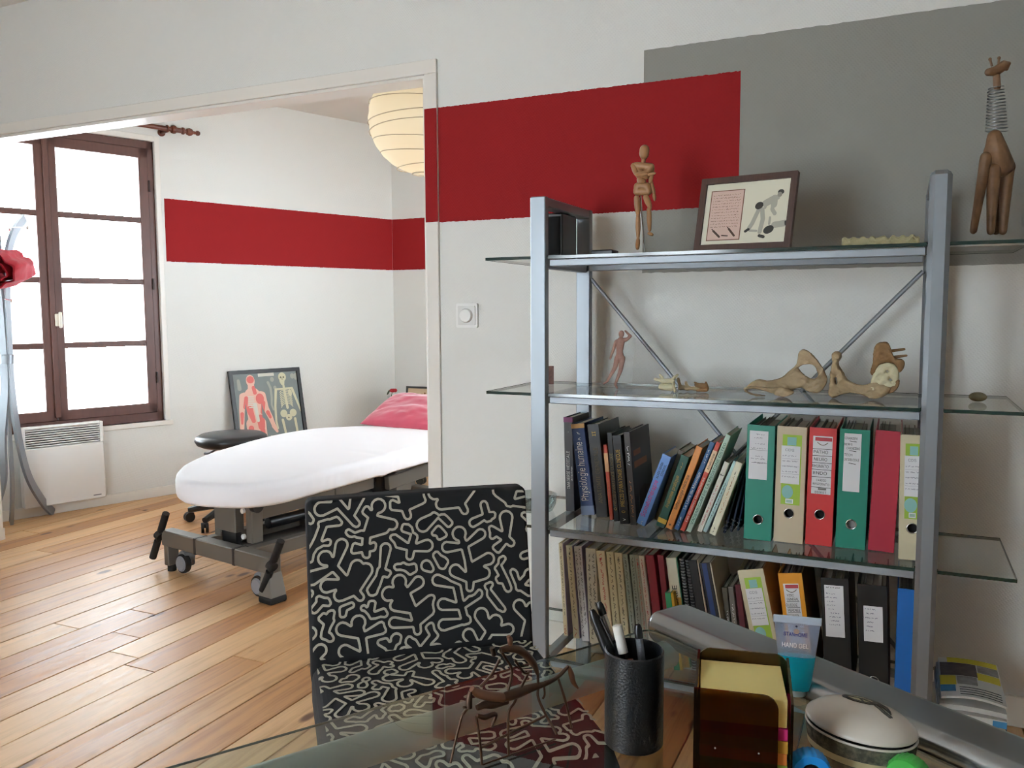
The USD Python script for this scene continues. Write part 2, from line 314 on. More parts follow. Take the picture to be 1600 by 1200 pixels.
# curtain pole
s0, zr = facpx(190, 195, .09); s1, _ = facpx(268, 205, .09); zr = 2.357
ROD = pm('turned_brown_wood', '6B3422', .35, var=.2, vscale=8, stretch=(1, 8, 8))
cr = thing('curtain_rod', 'turned brown wooden curtain rod above the far window', 'curtain rod')
dd = -.09
obj('pole', onfac(rod((.7, dd, zr), (s1, dd, zr), .015)), ROD, cr)
prof = [(0, 0), (.015, 0), (.024, .006), (.027, .018), (.024, .03), (.016, .036), (.016, .07), (.022, .075), (.022, .085), (.013, .09), (.012, .1), (.02, .106), (.025, .122), (.02, .138), (.01, .146), (.009, .165), (.015, .17), (.016, .18), (.012, .19), (0, .192)]
obj('finial', onfac(T(lathe(prof, 20), (s1 - .005, dd, zr), (0, 90, 0))), ROD, cr)
sb = facpx(257, 209, .05)[0]
obj('bracket', onfac(cat(rod((sb, 0, zr - .012), (sb, dd, zr - .012), .012), cyl(.024, .012, (sb, -.006, zr - .012), 16, axis='y'), torus(.018, .006, (sb, dd, zr), (0, 90, 0), 18))), ROD, cr)

# wall heater
HW = .075
ha, hb = facpx(34, 700, HW)[0], facpx(163, 700, HW)[0]; zt = .5 * (facpx(36, 667, HW)[1] + facpx(160, 660, HW)[1]); zb0 = facpx(163, 774, HW)[1] - .012
rd = thing('wall_heater', 'white electric wall heater with a slotted top grille under the brown window', 'heater')
gz0 = zt - .125
obj('body', onfac(cat(bx(ha, hb, -HW, -.012, zb0, gz0, .006), bx(ha, ha + .022, -HW, -.012, gz0, zt, .004), bx(hb - .022, hb, -HW, -.012, gz0, zt, .004), bx(ha, hb, -HW, -.012, zt - .016, zt, .008))), WHITEM, rd)
obj('grille_recess', onfac(bx(ha + .02, hb - .02, -HW + .03, -HW + .04, gz0, zt - .015, 0)), pm('dark_recess', '6A6A66', .8), rd)
for i in range(8):
    z = gz0 + .006 + i * .0135
    obj('slat', onfac(T(box(hb - ha - .044, .026, .0055, b=.001), ((ha + hb) / 2, -HW + .014, z), (-18, 0, 0))), WHITEM, rd, False)
obj('badge', onfac(bx(hb - .075, hb - .03, -HW - .001, -HW, zb0 + .02, zb0 + .026, 0)), MGREY, rd)
obj('wall_bracket', onfac(bx(ha + .1, hb - .1, -.013, 0, zb0 + .1, zt - .1)), MGREY, rd)

# coat stand with the rolled red cloth
ax_ = aty(9, 520, 2.98); ax_[2] = 0; ft = atz(83, 803, 0.0); rad = ft - ax_; rl = np.linalg.norm(rad); rad /= rl
cs = thing('coat_stand', 'curved grey metal coat stand in front of the brown window', 'coat stand', ax_)
ALUG = pm('grey_painted_metal', '9CA3AB', .35, .6)
def bar(dirv, out, top=1.0):
    pr = [(out, .008), (out * .72, .10), (out * .36, .28), (.06, .52), (.022, .8), (.022, 1.1), (.03, 1.32), (.055, 1.5), (.13 * top, 1.64), (.24 * top, 1.735)]
    pts = smooth_path([np.array([dirv[0] * r, dirv[1] * r, z]) for r, z in pr], 6)
    w = np.array([[-1, -.35], [1, -.35], [1, .35], [-1, .35]]); side = np.cross([0, 0, 1], [dirv[0], dirv[1], 0])
    return tube(pts, .016, prof=w[:, ::-1] * 1.45, up=side)
obj('curved_leg', bar(rad, rl, 1.0), ALUG, cs)
for d, o_ in ((np.array([-.95, -.3]), .20), (np.array([-.906, .42]), .17)): obj('curved_leg', bar(d, o_, .5), ALUG, cs)
obj('collar', cyl(.034, .05, (0, 0, .95), 18), ALUG, cs)
for (px, py, L) in ((43, 356, .11), (15, 358, .1), (17, 470, .07)):
    e = aty(px, py, 3.0) - ax_; a0 = np.array([e[0] * .1, e[1] * .1, e[2] + .01])
    obj('hook', cat(rod(a0, e, .0035, 8), T(trimesh.creation.icosphere(2, .008), e)), CHROME, cs)
rc = aty(3, 420, 2.93)
def cloth_roll():
    ms = []; R = np.random.default_rng(5)
    t = np.linspace(0, 2.6 * 2 * PI, 150); rr = .014 + .0042 * t; wob = 1 + .12 * np.sin(3 * t + 1) + .06 * np.sin(7.3 * t)
    P = np.stack([rr * wob * np.cos(t), rr * wob * .85 * np.sin(t)], 1)
    L, k = .24, 14; V = []
    for j in range(k + 1):
        y = -L / 2 + L * j / k; q = P * (1 - .10 * math.cos(PI * j / k) ** 4) ; V.append(np.column_stack([q[:, 0], np.full(len(q), y) + .012 * np.sin(t * 2.3), q[:, 1]]))
    V = np.array(V); n = len(t); th = .006; nrm = P / np.linalg.norm(P, axis=1, keepdims=True)
    V2 = V + np.column_stack([nrm[:, 0], np.zeros(n), nrm[:, 1]])[None] * th
    A = V.reshape(-1, 3); B = V2.reshape(-1, 3); Fc = []; N = len(A)
    for j in range(k):
        for i in range(n - 1):
            a = j * n + i; Fc += [[a, a + 1, a + n + 1], [a, a + n + 1, a + n], [N + a, N + a + n + 1, N + a + 1], [N + a, N + a + n, N + a + n + 1]]
    for i in range(n - 1):
        for j in (0, k): a = j * n + i; Fc += [[a, N + a, N + a + 1], [a, N + a + 1, a + 1]]
    for j in range(k):
        for i in (0, n - 1): a = j * n + i; Fc += [[a, a + n, N + a + n], [a, N + a + n, N + a]]
    m = trimesh.Trimesh(np.vstack([A, B]), Fc, process=False); m.vertices += (meshkit.fbm(m.vertices * 22, 3)[:, None] - .5) * np.array([.022, .012, .022]); m.fix_normals(); return m
one('red_cloth', T(cloth_roll(), rc + np.array([.04, -.02, -.01]), (6, 8, 42), 1.55), pm('red_towelling', 'B4142A', .9, var=.15, vscale=30, bump=.5, bscale=260), 'rolled red cloth hung on the curved coat stand', 'cloth', smooth=50)

# paper lantern
lc = EYE + _ray(662, 187) * 3.86
PAPER = usdkit.material(stage, '/World/Looks/rice_paper', {'d': ('diffuse_bsdf', dict(color=lin('F3EBD6'))), 't': ('translucent_bsdf', dict(color=lin('F3E9D4'))), 'm': ('mix_closure', dict(fac=.5)), 'tc': ('texture_coordinate', {}), 'n': ('noise_texture', dict(scale=9.0, detail=5.0)), 'b': ('bump', dict(strength=.4, distance=.006))},
    [('d.BSDF', 'm.closure1'), ('t.BSDF', 'm.closure2'), ('tc.object', 'n.vector'), ('n.fac', 'b.height'), ('b.normal', 'd.normal')], surface='m.closure')
pl = thing('paper_lantern', 'round cream paper lantern hanging in the far room', 'lantern', lc)
RL = .252; a = np.linspace(-PI / 2 + .22, PI / 2 - .22, 27)
obj('shade', lathe([((RL + .0022 * math.cos(26 * t)) * math.cos(t), RL * .98 * math.sin(t)) for t in a], 48), PAPER, pl, 60)
RIB = pm('lantern_wire', 'B7AA92', .7)
for i in range(9):
    z = -.215 + .054 * i + rough.uniform(-.006, .006); r = math.sqrt(RL * RL - (z / .98) ** 2) + .0034
    obj('rib', torus(r, .0022, (0, 0, z), (rough.uniform(-4, 4), rough.uniform(-4, 4), 0), 48, 6), RIB, pl)
obj('rim', torus(.056, .003, (0, 0, -RL * .975), n=32), RIB, pl)
obj('bulb', cat(T(trimesh.creation.icosphere(3, .028), (0, 0, .0)), cyl(.014, .05, (0, 0, .045))), pm('bulb_glass', 'FFF1D8', .2, emission_color=lin('FFE9CC'), emission_strength=2.0), pl)
obj('cord', rod((0, 0, .07), (0, 0, CH - lc[2]), .003, 8), WHITEM, pl)
lp = UsdLux.SphereLight.Define(stage, str(pl.GetPath()) + '/bulb_light'); lp.CreateRadiusAttr(.045); lp.CreateIntensityAttr(9.0); lp.CreateColorAttr(Gf.Vec3f(1.0, .92, .80)); lp.AddTranslateOp().Set(Gf.Vec3d(0, 0, -.06))

# framed anatomy chart leaning on the wall
FWD, FHT = .556, .80
s_l, z_l = 2.80, .758; lean = math.degrees(math.asin(.15 / FHT))
M_ = FM @ trimesh.transformations.translation_matrix((s_l + FWD / 2, -.155, .004)) @ trimesh.transformations.rotation_matrix(-math.radians(lean), (1, 0, 0))
def onposter(m): m = m.copy(); m.apply_transform(M_); return m
po = thing('framed_chart', 'black framed anatomy chart with muscle figure and skeleton leaning on the white wall', 'framed chart')
fr = .026
obj('frame', onposter(T(ext(rrect(FWD, FHT, .002, (0, FHT / 2)).difference(rrect(FWD - 2 * fr, FHT - 2 * fr, .001, (0, FHT / 2))), .022), (0, 0, 0), (90, 0, 0))), BLACKM, po)
def onp(m, d=0): return onposter(T(m, (0, -.006 - d, 0), (90, 0, 0)))
PW_, PH_ = FWD - 2 * fr, FHT - 2 * fr
obj('chart', onp(ext(rrect(PW_ + .004, PH_ + .004, .001, (0, FHT / 2)), .003)), pm('chart_ground', '7B8381', .6, var=.1, vscale=10), po)
def uv(u, v): return ((u - .5) * PW_, FHT - fr - v * PW_)
def limb2(pts, r0, r1=None):
    pts = [uv(*p) for p in pts]; n = len(pts); out = []
    for i in range(n - 1):
        ra = r0 + ((r1 or r0) - r0) * i / max(n - 1, 1); rb = r0 + ((r1 or r0) - r0) * (i + 1) / max(n - 1, 1)
        out.append(ops.unary_union([sg.Point(pts[i]).buffer(ra * PW_), sg.Point(pts[i + 1]).buffer(rb * PW_)]).convex_hull)
    return ops.unary_union(out)
def ell(u, v, a, b): return affinity.scale(sg.Point(uv(u, v)).buffer(PW_), a, b)
FLESH, REDM, BONE, PALE = pm('print_flesh', 'E3B5A2', .6), pm('print_red', 'DB6E68', .6), pm('print_bone', 'C9C4A4', .6), pm('print_pale', 'D2D0C4', .6)
man = ops.unary_union([ell(.265, .10, .065, .085), limb2([(.265, .18), (.27, .26)], .05, .06), limb2([(.15, .30), (.40, .30)], .045), limb2([(.27, .32), (.27, .5), (.27, .66)], .125, .105), limb2([(.12, .31), (.085, .5), (.06, .7), (.05, .78)], .048, .028), limb2([(.42, .31), (.45, .5), (.505, .64), (.54, .76)], .05, .03), limb2([(.21, .7), (.2, 1.0), (.2, 1.3)], .085, .05), limb2([(.34, .7), (.35, 1.0), (.34, 1.3)], .085, .05), limb2([(.54, .76), (.58, .84)], .035, .02)])
obj('muscle_figure', onp(ext(man, .0008), .003), FLESH, po, False)
red = ops.unary_union([ell(.265, .085, .055, .05), limb2([(.3, .2), (.31, .27)], .028), ell(.375, .36, .062, .075), limb2([(.17, .34), (.14, .46)], .03), limb2([(.2, .5), (.24, .66)], .05, .03), limb2([(.08, .55), (.065, .68)], .026, .015), limb2([(.47, .56), (.5, .63)], .028, .02), limb2([(.35, .64), (.35, .75)], .06, .05), limb2([(.42, .42), (.39, .55)], .03, .03), limb2([(.19, .76), (.19, 1.1)], .04, .03), limb2([(.36, .8), (.36, 1.1)], .035, .03)])
obj('muscle_red', onp(ext(red.intersection(man), .0006), .0038), REDM, po, False)
pale = ops.unary_union([limb2([(.29, .44), (.31, .66)], .03, .022)] + [limb2([(.2, .32 + .03 * i), (.28, .325 + .03 * i)], .007) for i in range(6)])
obj('muscle_pale', onp(ext(pale, .0005), .0044), PALE, po, False)
sk = ops.unary_union([ell(.765, .075, .062, .065), limb2([(.755, .13), (.76, .165)], .04, .03), limb2([(.77, .18), (.775, .3), (.79, .52)], .016, .02), limb2([(.64, .245), (.9, .245)], .014), limb2([(.64, .25), (.6, .48), (.585, .7), (.6, .8)], .02, .014), limb2([(.9, .25), (.96, .45), (1.0, .58), (1.03, .7)][:3], .02, .014), ell(.72, .60, .055, .055), ell(.87, .60, .055, .055), ell(.795, .66, .05, .045), limb2([(.69, .69), (.71, .85), (.72, 1.2)], .02, .016), limb2([(.89, .69), (.9, .85), (.89, 1.2)], .02, .016), ell(.86, .31, .03, .05)] + [limb2([(.78, .265 + .023 * i), (.72, .275 + .025 * i), (.695, .295 + .027 * i)], .0055) for i in range(9)] + [limb2([(.79, .265 + .023 * i), (.85, .275 + .025 * i), (.88, .295 + .027 * i)], .0055) for i in range(9)])
obj('skeleton_figure', onp(ext(sk, .0008), .003), BONE, po, False)
dk = ops.unary_union([ell(.742, .08, .014, .014), ell(.785, .08, .014, .014), ell(.762, .105, .006, .012), ell(.79, .665, .012, .010)])
obj('skeleton_shadows', onp(ext(dk, .0005), .0038), pm('print_dark', '6E6A58', .6), po, False)
fr2 = sg.box(-PW_ / 2, fr, PW_ / 2, FHT - fr)
for q in (limb2([(.53, .14), (.56, .22), (.56, .36), (.545, .46), (.565, .53)], .02, .014), ell(.6, .1, .03, .035), ell(.63, .22, .025, .028), ell(.93, .07, .035, .04).union(ell(.985, .08, .035, .05)), limb2([(.085, .09), (.09, .2)], .022, .03)):
    obj('detail_figure', onp(ext(q.intersection(fr2), .0006), .003), pm('print_grey', '9E9F93', .6), po, False)
obj('title_strip', onp(ext(sg.box(*uv(.39, .05), *uv(.64, .005)), .0006), .003), PALE, po, False)
obj('caption_strip', onp(ext(sg.box(*uv(.47, .98), *uv(.7, .89)), .0006), .003), PALE, po, False)
obj('caption_lines', onp(strokes([[uv(.48, .91 + .02 * i), uv(.69, .91 + .02 * i)] for i in range(4)], .0008), .0038), pm('print_ink', '4A4A44', .6), po, False)

# round stool
def caster(p, ang, r=.028, w=.04, mat=None):
    c = np.array([0, 0, r]); m = cat(cyl(r, w * .4, (0, -w * .28, r), 18, axis='y'), cyl(r, w * .4, (0, w * .28, r), 18, axis='y'), rbox(r * 1.5, w * .9, r * .9, .006, (-r * .15, 0, r * 1.45), 1), rod((-.01, 0, r * 1.6), (-.01, 0, r * 2.6), .006, 8))
    return T(m, p, (0, 0, ang))
stc = aty(362, 690, 3.62); stc[2] = 0
so = thing('rolling_stool', 'round black padded stool on castors between the treatment table and the wall', 'stool', stc)
LEATHER = pm('black_leatherette', '1B1D20', .33, bump=.15, bscale=120)
zs = aty(362, 690, 3.62)[2] + .012
obj('seat', T(lathe([(0, -.035), (.16, -.035), (.188, -.022), (.2, .0), (.194, .02), (.17, .034), (.08, .042), (0, .043)], 40), (0, 0, zs)), LEATHER, so, 60)
obj('seat_plate', cyl(.08, .012, (0, 0, zs - .04)), BLACKM, so)
obj('gas_column', cat(cyl(.025, zs - .12, (0, 0, (zs + .05) / 2)), cyl(.034, .16, (0, 0, .16))), BLACKM, so)
obj('lever', tube(smooth_path([(-.02, 0, zs - .05), (-.1, -.01, zs - .06), (-.15, -.02, zs - .085), (-.19, -.02, zs - .09)], 5), .006, 8), BLACKM, so)
c0 = atz(296, 815, 0) - stc; a0 = math.atan2(c0[1], c0[0]); rb = np.hypot(*c0[:2])
for i in range(5):
    t = a0 + i * 2 * PI / 5; e = np.array([math.cos(t), math.sin(t)]) * min(rb, .34)
    obj('base_leg', tube([(0, 0, .10), (e[0] * .5, e[1] * .5, .095), (e[0], e[1], .068)], [.03, .024, .017], 8), BLACKP, so)
    obj('caster', caster((e[0], e[1], 0), math.degrees(t) + 40), BLACKP, so)

# treatment table
TZ = .53
plan = [(-2.15, 4.1), (-2.165, 3.66), (-2.20, 3.08), (-2.225, 2.72), (-2.25, 2.58), (-2.33, 2.485), (-2.47, 2.445), (-2.60, 2.455), (-2.73, 2.54), (-2.83, 2.65), (-2.91, 2.78), (-3.0, 3.0), (-3.075, 3.32), (-3.11, 3.6), (-3.07, 3.86), (-2.93, 4.02), (-2.8, 4.12), (-2.76, 4.25), (-2.72, 4.42), (-2.5, 4.45), (-2.28, 4.42), (-2.2, 4.3)]
tc = np.array([-2.65, 3.4, 0])
tt = thing('treatment_table', 'electric treatment table with a white fitted sheet and grey frame in the far room', 'treatment table', tc)
pl_ = sg.Polygon(smooth_path(plan + plan[:1], 6)[:, :2])
def loft(poly, prof, n=220, wr=0):
    """Solid from a plan outline: prof = (inset, z) rows from bottom to top."""
    rings = []; L = poly.exterior.length; base = np.array([poly.exterior.interpolate(L * i / n).coords[0] for i in range(n)])
    if poly.exterior.is_ccw is False: base = base[::-1]
    tg = np.roll(base, -1, 0) - np.roll(base, 1, 0); nn = np.stack([tg[:, 1], -tg[:, 0]], 1); nn /= np.linalg.norm(nn, axis=1, keepdims=True)
    for d, z in prof: rings.append(np.column_stack([base - nn * d, np.full(n, z)]))
    V = np.vstack(rings); Fc = []; k = len(prof)
    for i in range(k - 1):
        for j in range(n):
            a, b = i * n + j, i * n + (j + 1) % n; Fc += [[a, b, b + n], [a, b + n, a + n]]
    for i in (0, k - 1):
        ctr = len(V); V = np.vstack([V, [[*rings[i].mean(0)[:2], prof[i][1]]]])
        for j in range(n):
            a, b = i * n + j, i * n + (j + 1) % n; Fc.append([b, a, ctr] if i == 0 else [a, b, ctr])
    return trimesh.Trimesh(V, Fc, process=False)
cush = loft(pl_, [(.03, TZ - .085), (.02, TZ - .08), (.02, TZ - .03), (.03, TZ - .016)], 120); cush.vertices -= tc
obj('cushion', cush, pm('table_upholstery', 'B9B6B0', .5), tt)
sh = loft(pl_, [(.05, TZ - .096), (.012, TZ - .1), (-.002, TZ - .088), (-.004, TZ - .06), (-.004, TZ - .035), (.0, TZ - .018), (.012, TZ - .005), (.03, TZ), (.09, TZ + .002), (.17, TZ + .002), (.26, TZ + .0025)], 300)
v = sh.vertices; nz = meshkit.fbm(np.column_stack([v[:, 0] * 9, v[:, 1] * 26 + v[:, 2] * 40, v[:, 2] * 8]), 3)
side = np.clip((TZ - .01 - v[:, 2]) / .04, 0, 1) * np.clip(1 - np.abs(v[:, 2] - (TZ - .06)) / .06, .2, 1)
near = np.clip((v[:, 1] - 2.6) / .3, 0, 1)
v[:, 0] += (nz - .5) * .03 * side * near; v[:, 2] += (meshkit.fbm(v * np.array([3, 5, 1]), 3) - .5) * .006
fold = np.exp(-((v[:, 1] - 3.28) / .03) ** 2) * np.exp(-((v[:, 0] + 2.2) / .12) ** 2) * .006; v[:, 2] -= fold
sh.vertices -= tc
obj('fitted_sheet', sh, pm('white_cotton', 'F8F7FB', .85, bump=.12, bscale=400, sheen_weight=.2), tt, 60, 'white fitted sheet')
# frame (coordinates local to the table)
A1, A2 = atz(252, 841, .155) - tc, atz(421, 887, .155) - tc
cb = math.degrees(math.atan2((A2 - A1)[1], (A2 - A1)[0])); L1 = np.hypot(*(A2 - A1)[:2]); mid = (A1 + A2) / 2
def fr_(m): return T(m, (mid[0], mid[1], 0), (0, 0, cb))        # local x along the crossbar, y to the far end
LT = 1.42
obj('crossbar', fr_(box(L1, .06, .072, (0, .03, .158), .004)), DGREY, tt)
for x in (-.13, .15): obj('crossbar_band', fr_(box(.018, .063, .075, (x, .03, .158), .002)), BLACKM, tt)
obj('crossbar', fr_(box(L1, .06, .072, (0, LT, .158), .004)), DGREY, tt)
for sx in (-1, 1):
    obj('side_rail', fr_(box(.05, LT, .06, (sx * .155, LT / 2 + .03, .15), .004)), DGREY, tt)
    if sx < 0:
        obj('outrigger', fr_(box(.036, .055, .1, (-L1 / 2 + .03, .03, .08), .003)), DGREY, tt)
        obj('foot', fr_(cyl(.02, .03, (-L1 / 2 + .03, .03, .0155), 16)), RUBBER, tt)
    else:
        obj('outrigger', fr_(hull([(L1 / 2 + x, y, z) for x, y, z in ((-.055, 0, .125), (0, 0, .125), (-.055, .06, .125), (0, .06, .125), (-.06, -.012, .03), (.02, -.012, .03), (-.06, .065, .03), (.02, .065, .03))])), pm('mid_grey_steel', '76736D', .45, .1), tt)
        obj('foot', fr_(rbox(.085, .085, .03, .009, (L1 / 2 - .02, .027, .0155), 1)), RUBBER, tt)
    for yy in (.06, LT):
        xx = sx * (L1 / 2 - .115) - .01
        obj('castor', fr_(cat(rod((xx, yy, .12), (xx, yy, .085), .014), T(hull(np.vstack([cyl(.03, .05, (0, 0, .0), 14, axis='y').vertices + [0, 0, .028], [[-.012, 0, .05]]])), (xx, yy, .045)))), MGREY, tt)
        obj('castor_wheel', fr_(cat(cyl(.036, .03, (xx + .004, yy - .026, .0455), 28, .006, axis='y'), cyl(.02, .03, (xx + .004, yy + .012, .0455), 20, axis='y'))), MGREY if False else pm('castor_grey', '85868C', .45), tt)
        obj('castor_tyre', fr_(T(lathe([(.034, -.014), (.0435, -.012), (.0455, 0), (.0435, .012), (.034, .014)], 28), (xx + .004, yy - .02, .0456), (90, 0, 0))), RUBBER, tt)
    # swing pedals at both ends of the near crossbar
    ex = sx * (L1 / 2 + .015)
    ang = 32
    hm = cat(rod((0, 0, -.13), (0, 0, -.03), .0165, 12), rod((0, 0, .03), (0, 0, .13), .0165, 12), rod((0, 0, -.05), (0, 0, .05), .009, 10), cyl(.022, .03, (0, .0, 0), 14, axis='x'))
    obj('pedal_handle', fr_(T(hm, (ex, .0, .165), (0, ang * .9, 0))), RUBBER, tt)
    # front lift bracket
    obj('upright', fr_(box(.045, .06, .2, (sx * .115, .14, .286), .004)), DGREY, tt)
    obj('lift_arm', fr_(T(box(.035, .72, .075, b=.004), (sx * .115, .50, .33), (1.5, 0, 0))), DGREY, tt)
    obj('mid_post', fr_(box(.05, .05, .32, (sx * .115, .62, .29), .004)), DGREY, tt)
    obj('rear_arm', fr_(T(box(.035, .5, .07, b=.004), (sx * .13, 1.20, .33), (4, 0, 0))), DGREY, tt)
    obj('rear_post', fr_(box(.055, .055, .27, (sx * .13, 1.40, .315), .004)), DGREY, tt)
    obj('bed_beam', fr_(bx(sx * .2 - .02, sx * .2 + .02, .1, LT + .1, .405, .443)), DGREY, tt)
obj('centre_plate', fr_(cat(box(.15, .05, .17, (-.01, .10, .315), .005), box(.21, .06, .03, (-.02, .13, .375), .005))), DGREY, tt)
obj('centre_recess', fr_(box(.1, .03, .06, (-.01, .11, .20), .002)), BLACKM, tt)
obj('roller', fr_(cat(cyl(.024, .26, (.02, .13, .36), 20, axis='x'), cyl(.03, .03, (.145, .13, .355), 20, axis='x'))), BLACKM, tt)
for q in ((.09, .10, .33), (.09, .10, .215), (-.09, .10, .3)): obj('white_nub', fr_(cyl(.012, .012, q, 12, axis='y')), WHITEM, tt)
obj('motor', fr_(cat(rbox(.1, .24, .09, .015, (0, .82, .22), 1), cyl(.026, .5, (0, .55, .22), 16, axis='y'), box(.16, .1, .2, (0, 1.02, .28), .006))), BLACKP, tt)
obj('lift_column', fr_(box(.2, .12, .24, (.03, 1.08, .29), .006)), DGREY, tt)
obj('under_tray', fr_(box(.24, .6, .012, (0, .5, .125), .002)), BLACKM, tt)
obj('cable', fr_(tube(smooth_path([(0, .7, .3), (-.06, .8, .38), (.02, .95, .36), (.08, .9, .30), (.02, .75, .27)], 8), .005, 6)), RUBBER, tt)

# pink pillow propped on the head end
def pillow(w, d, h, n=36):
    a = np.linspace(-1, 1, n); X, Y = np.meshgrid(a, a, indexing='ij'); e = (1 - np.abs(X) ** 2.4) * (1 - np.abs(Y) ** 2.4); t = h / 2 * np.clip(e, 0, 1) ** .45
    px, py = X * w / 2 * (1 - .05 * (1 - Y ** 2) * 0 + .03 * Y ** 2), Y * d / 2 * (1 + .03 * X ** 2)
    nz = (meshkit.fbm(np.stack([X * 3, Y * 3, X * 0], -1), 3) - .5) * .03 * np.clip(e * 3, 0, 1)
    top = np.stack([px, py, t + nz], -1).reshape(-1, 3); bot = np.stack([px, py, -t * .7], -1).reshape(-1, 3); Fc = []
    for i in range(n - 1):
        for j in range(n - 1):
            a0 = i * n + j; Fc += [[a0, a0 + n, a0 + n + 1], [a0, a0 + n + 1, a0 + 1]]
    Fc = np.array(Fc); m = trimesh.Trimesh(np.vstack([top, bot]), np.vstack([Fc, Fc[:, ::-1] + n * n]), process=False); m.merge_vertices(); return m
one('pillow', T(pillow(.66, .36, .13), (-2.53, 4.21, TZ + .076), (23, 1, -4)), pm('pink_velour', 'B93C53', .85, var=.12, vscale=14, bump=.25, bscale=200, sheen_weight=.5), 'pink pillow propped on the far end of the white treatment table', 'pillow', smooth=60)

# low white cabinet with a small framed picture and a vase, behind the table
cab = thing('low_cabinet', 'low white cabinet against the back wall behind the treatment table', 'cabinet', (-3.22, 5.56, 0))
obj('body', bx(-.42, .42, -.17, .2, .05, .40, .004), WHITEM, cab)
obj('top', bx(-.435, .435, -.185, .205, .40, .425, .004), WHITEM, cab)
obj('plinth', bx(-.4, .4, -.14, .18, 0, .05), WHITEM, cab)
for sx in (-1, 1): d_ = obj('door', bx(min(sx * .004, sx * .41), max(sx * .004, sx * .41), -.186, -.171, .06, .395), WHITEM, cab); obj('knob', cyl(.012, .02, (sx * .04, -.195, .25), 14, axis='y'), STEEL, d_)
fp = thing('small_picture', 'small dark framed picture standing on the low white cabinet', 'picture', (-3.30, 5.47, .425), rot=(-8, 0, 0))
obj('frame', up_front(ext(rrect(.30, .2, .002, (0, .1)).difference(rrect(.27, .17, .002, (0, .1))), .014)), pm('charcoal_wood', '3A3A38', .5), fp)
obj('print', up_front(ext(rrect(.272, .172, .001, (0, .1)), .003), (0, -.004, 0)), pm('print_sand', 'D8BC9A', .7), fp)
obj('drawing', up_front(cat(strokes([[(-.02, .05), (-.01, .14)], [(.0, .05), (.015, .15)], [(-.03, .1), (.03, .11)], [(.0, .13), (.03, .06)]], .007), strokes([[(-.1, .07), (-.07, .09)], [(.08, .1), (.1, .12)]], .004)), (0, -.0075, 0)), pm('print_brown', '8B5E42', .7), fp)
vs = thing('bud_vase', 'small glass vase with a red flower on the low white cabinet', 'vase', (-3.575, 5.45, .425))
obj('glass_vase', lathe([(0, 0), (.022, 0), (.026, .03), (.02, .09), (.024, .12), (.021, .12), (.016, .09), (.02, .03), (0, .01)], 20), pane_mat('clear_glass', (.95, .97, .97)), vs)
obj('stem', tube(smooth_path([(0, 0, .02), (.005, 0, .1), (.02, 0, .155)], 4), .003, 6), pm('green_stem', '3F5A35', .6), vs)
obj('flower', T(cat([T(trimesh.creation.icosphere(2, .017), (.014 * math.cos(i * 1.05), .014 * math.sin(i * 1.05), 0), s=None) for i in range(6)]), (.03, 0, .165), s=(1, 1, .8)), pm('red_petal', 'B9232E', .7), vs)
obj('leaf', T(trimesh.creation.icosphere(2, .02), (-.015, 0, .15), (0, 30, 0), (.25, .6, 1.2)), pm('green_leaf', '5D6B50', .6), vs)

# office chair behind the table, mostly hidden by the wall
oc = np.array([-2.70, 4.98, 0])
ch = thing('office_chair', 'black office chair on grey castors beside the head of the treatment table', 'chair', oc)
obj('seat', T(rbox(.46, .46, .07, .033, n=2), (0, 0, .44)), LEATHER, ch)
obj('backrest', T(rbox(.40, .06, .34, .028, n=2), (-.10, .25, .66), (-8, 0, 25)), LEATHER, ch)
obj('back_stem', tube(smooth_path([(0, .1, .4), (-.06, .26, .43), (-.1, .3, .58)], 5), .014, 8), BLACKM, ch)
obj('gas_column', cyl(.025, .34, (0, 0, .25)), CHROME, ch)
for i in range(5):
    t = math.radians(188 + 72 * i); e = (math.cos(t) * .3, math.sin(t) * .3)
    obj('base_leg', tube(smooth_path([(0, 0, .12), (e[0] * .5, e[1] * .5, .13), (e[0] * .9, e[1] * .9, .10), (e[0], e[1], .07)], 5), .018, 8), pm('light_grey_plastic', 'A9ABA8', .4), ch)
    obj('caster', caster((e[0], e[1], 0), 30 * i, .03, .05), BLACKP, ch)
# ================================================================ bookshelf
SHELFM = pm('silver_lacquer', '8E9499', .45, .8, var=.06, vscale=4); SHELFD = pm('silver_lacquer_rail', '969CA1', .5, .6)
GLS = pane_mat('shelf_glass', (.965, .987, .977)); GEDGE = pm('green_glass_edge', '16302B', .12, specular_ior_level=.8)
Z1, Z2, Z3, Z4 = 1.355, .96, .566, .17           # tops of the four glass shelves
YF, YBK = 2.235, 2.63                            # front and back edge of the glass
XL, XRS = -1.125, .262                           # ends of the glass
PX0, PX1 = -.9755, -.928; QX0, QX1 = .046, .094   # left and right post
ZT = 1.522
bs = thing('bookshelf', 'silver metal bookshelf with four green-edged glass shelves against the painted wall', 'bookshelf', (0, 0, 0))
PF = YF - .012; PB = 2.598
for x0, x1, rr in ((PX0, PX1, .003), (QX0, QX1, .011)):
    obj('post', bx(x0, x1, PF, PF + .026, .004, ZT, rr), SHELFM, bs, 30)
    obj('post', bx(x0, x1, PB, PB + .026, .004, ZT, rr), SHELFM, bs, 30)
    obj('top_rail', bx(x0 + .002, x1 - .002, PF + .026, PB, ZT - .028, ZT - .001, .003), SHELFM, bs)
    for y in (PF + .013, PB + .013): obj('foot', cyl(.018, .006, ((x0 + x1) / 2, y, .003)), BLACKP, bs)
    for z in (Z1, Z2, Z3, Z4): obj('side_rail', bx((x0 + x1) / 2 - .013, (x0 + x1) / 2 + .013, PF + .026, PB, z - .034, z - .009, .002), SHELFD, bs)
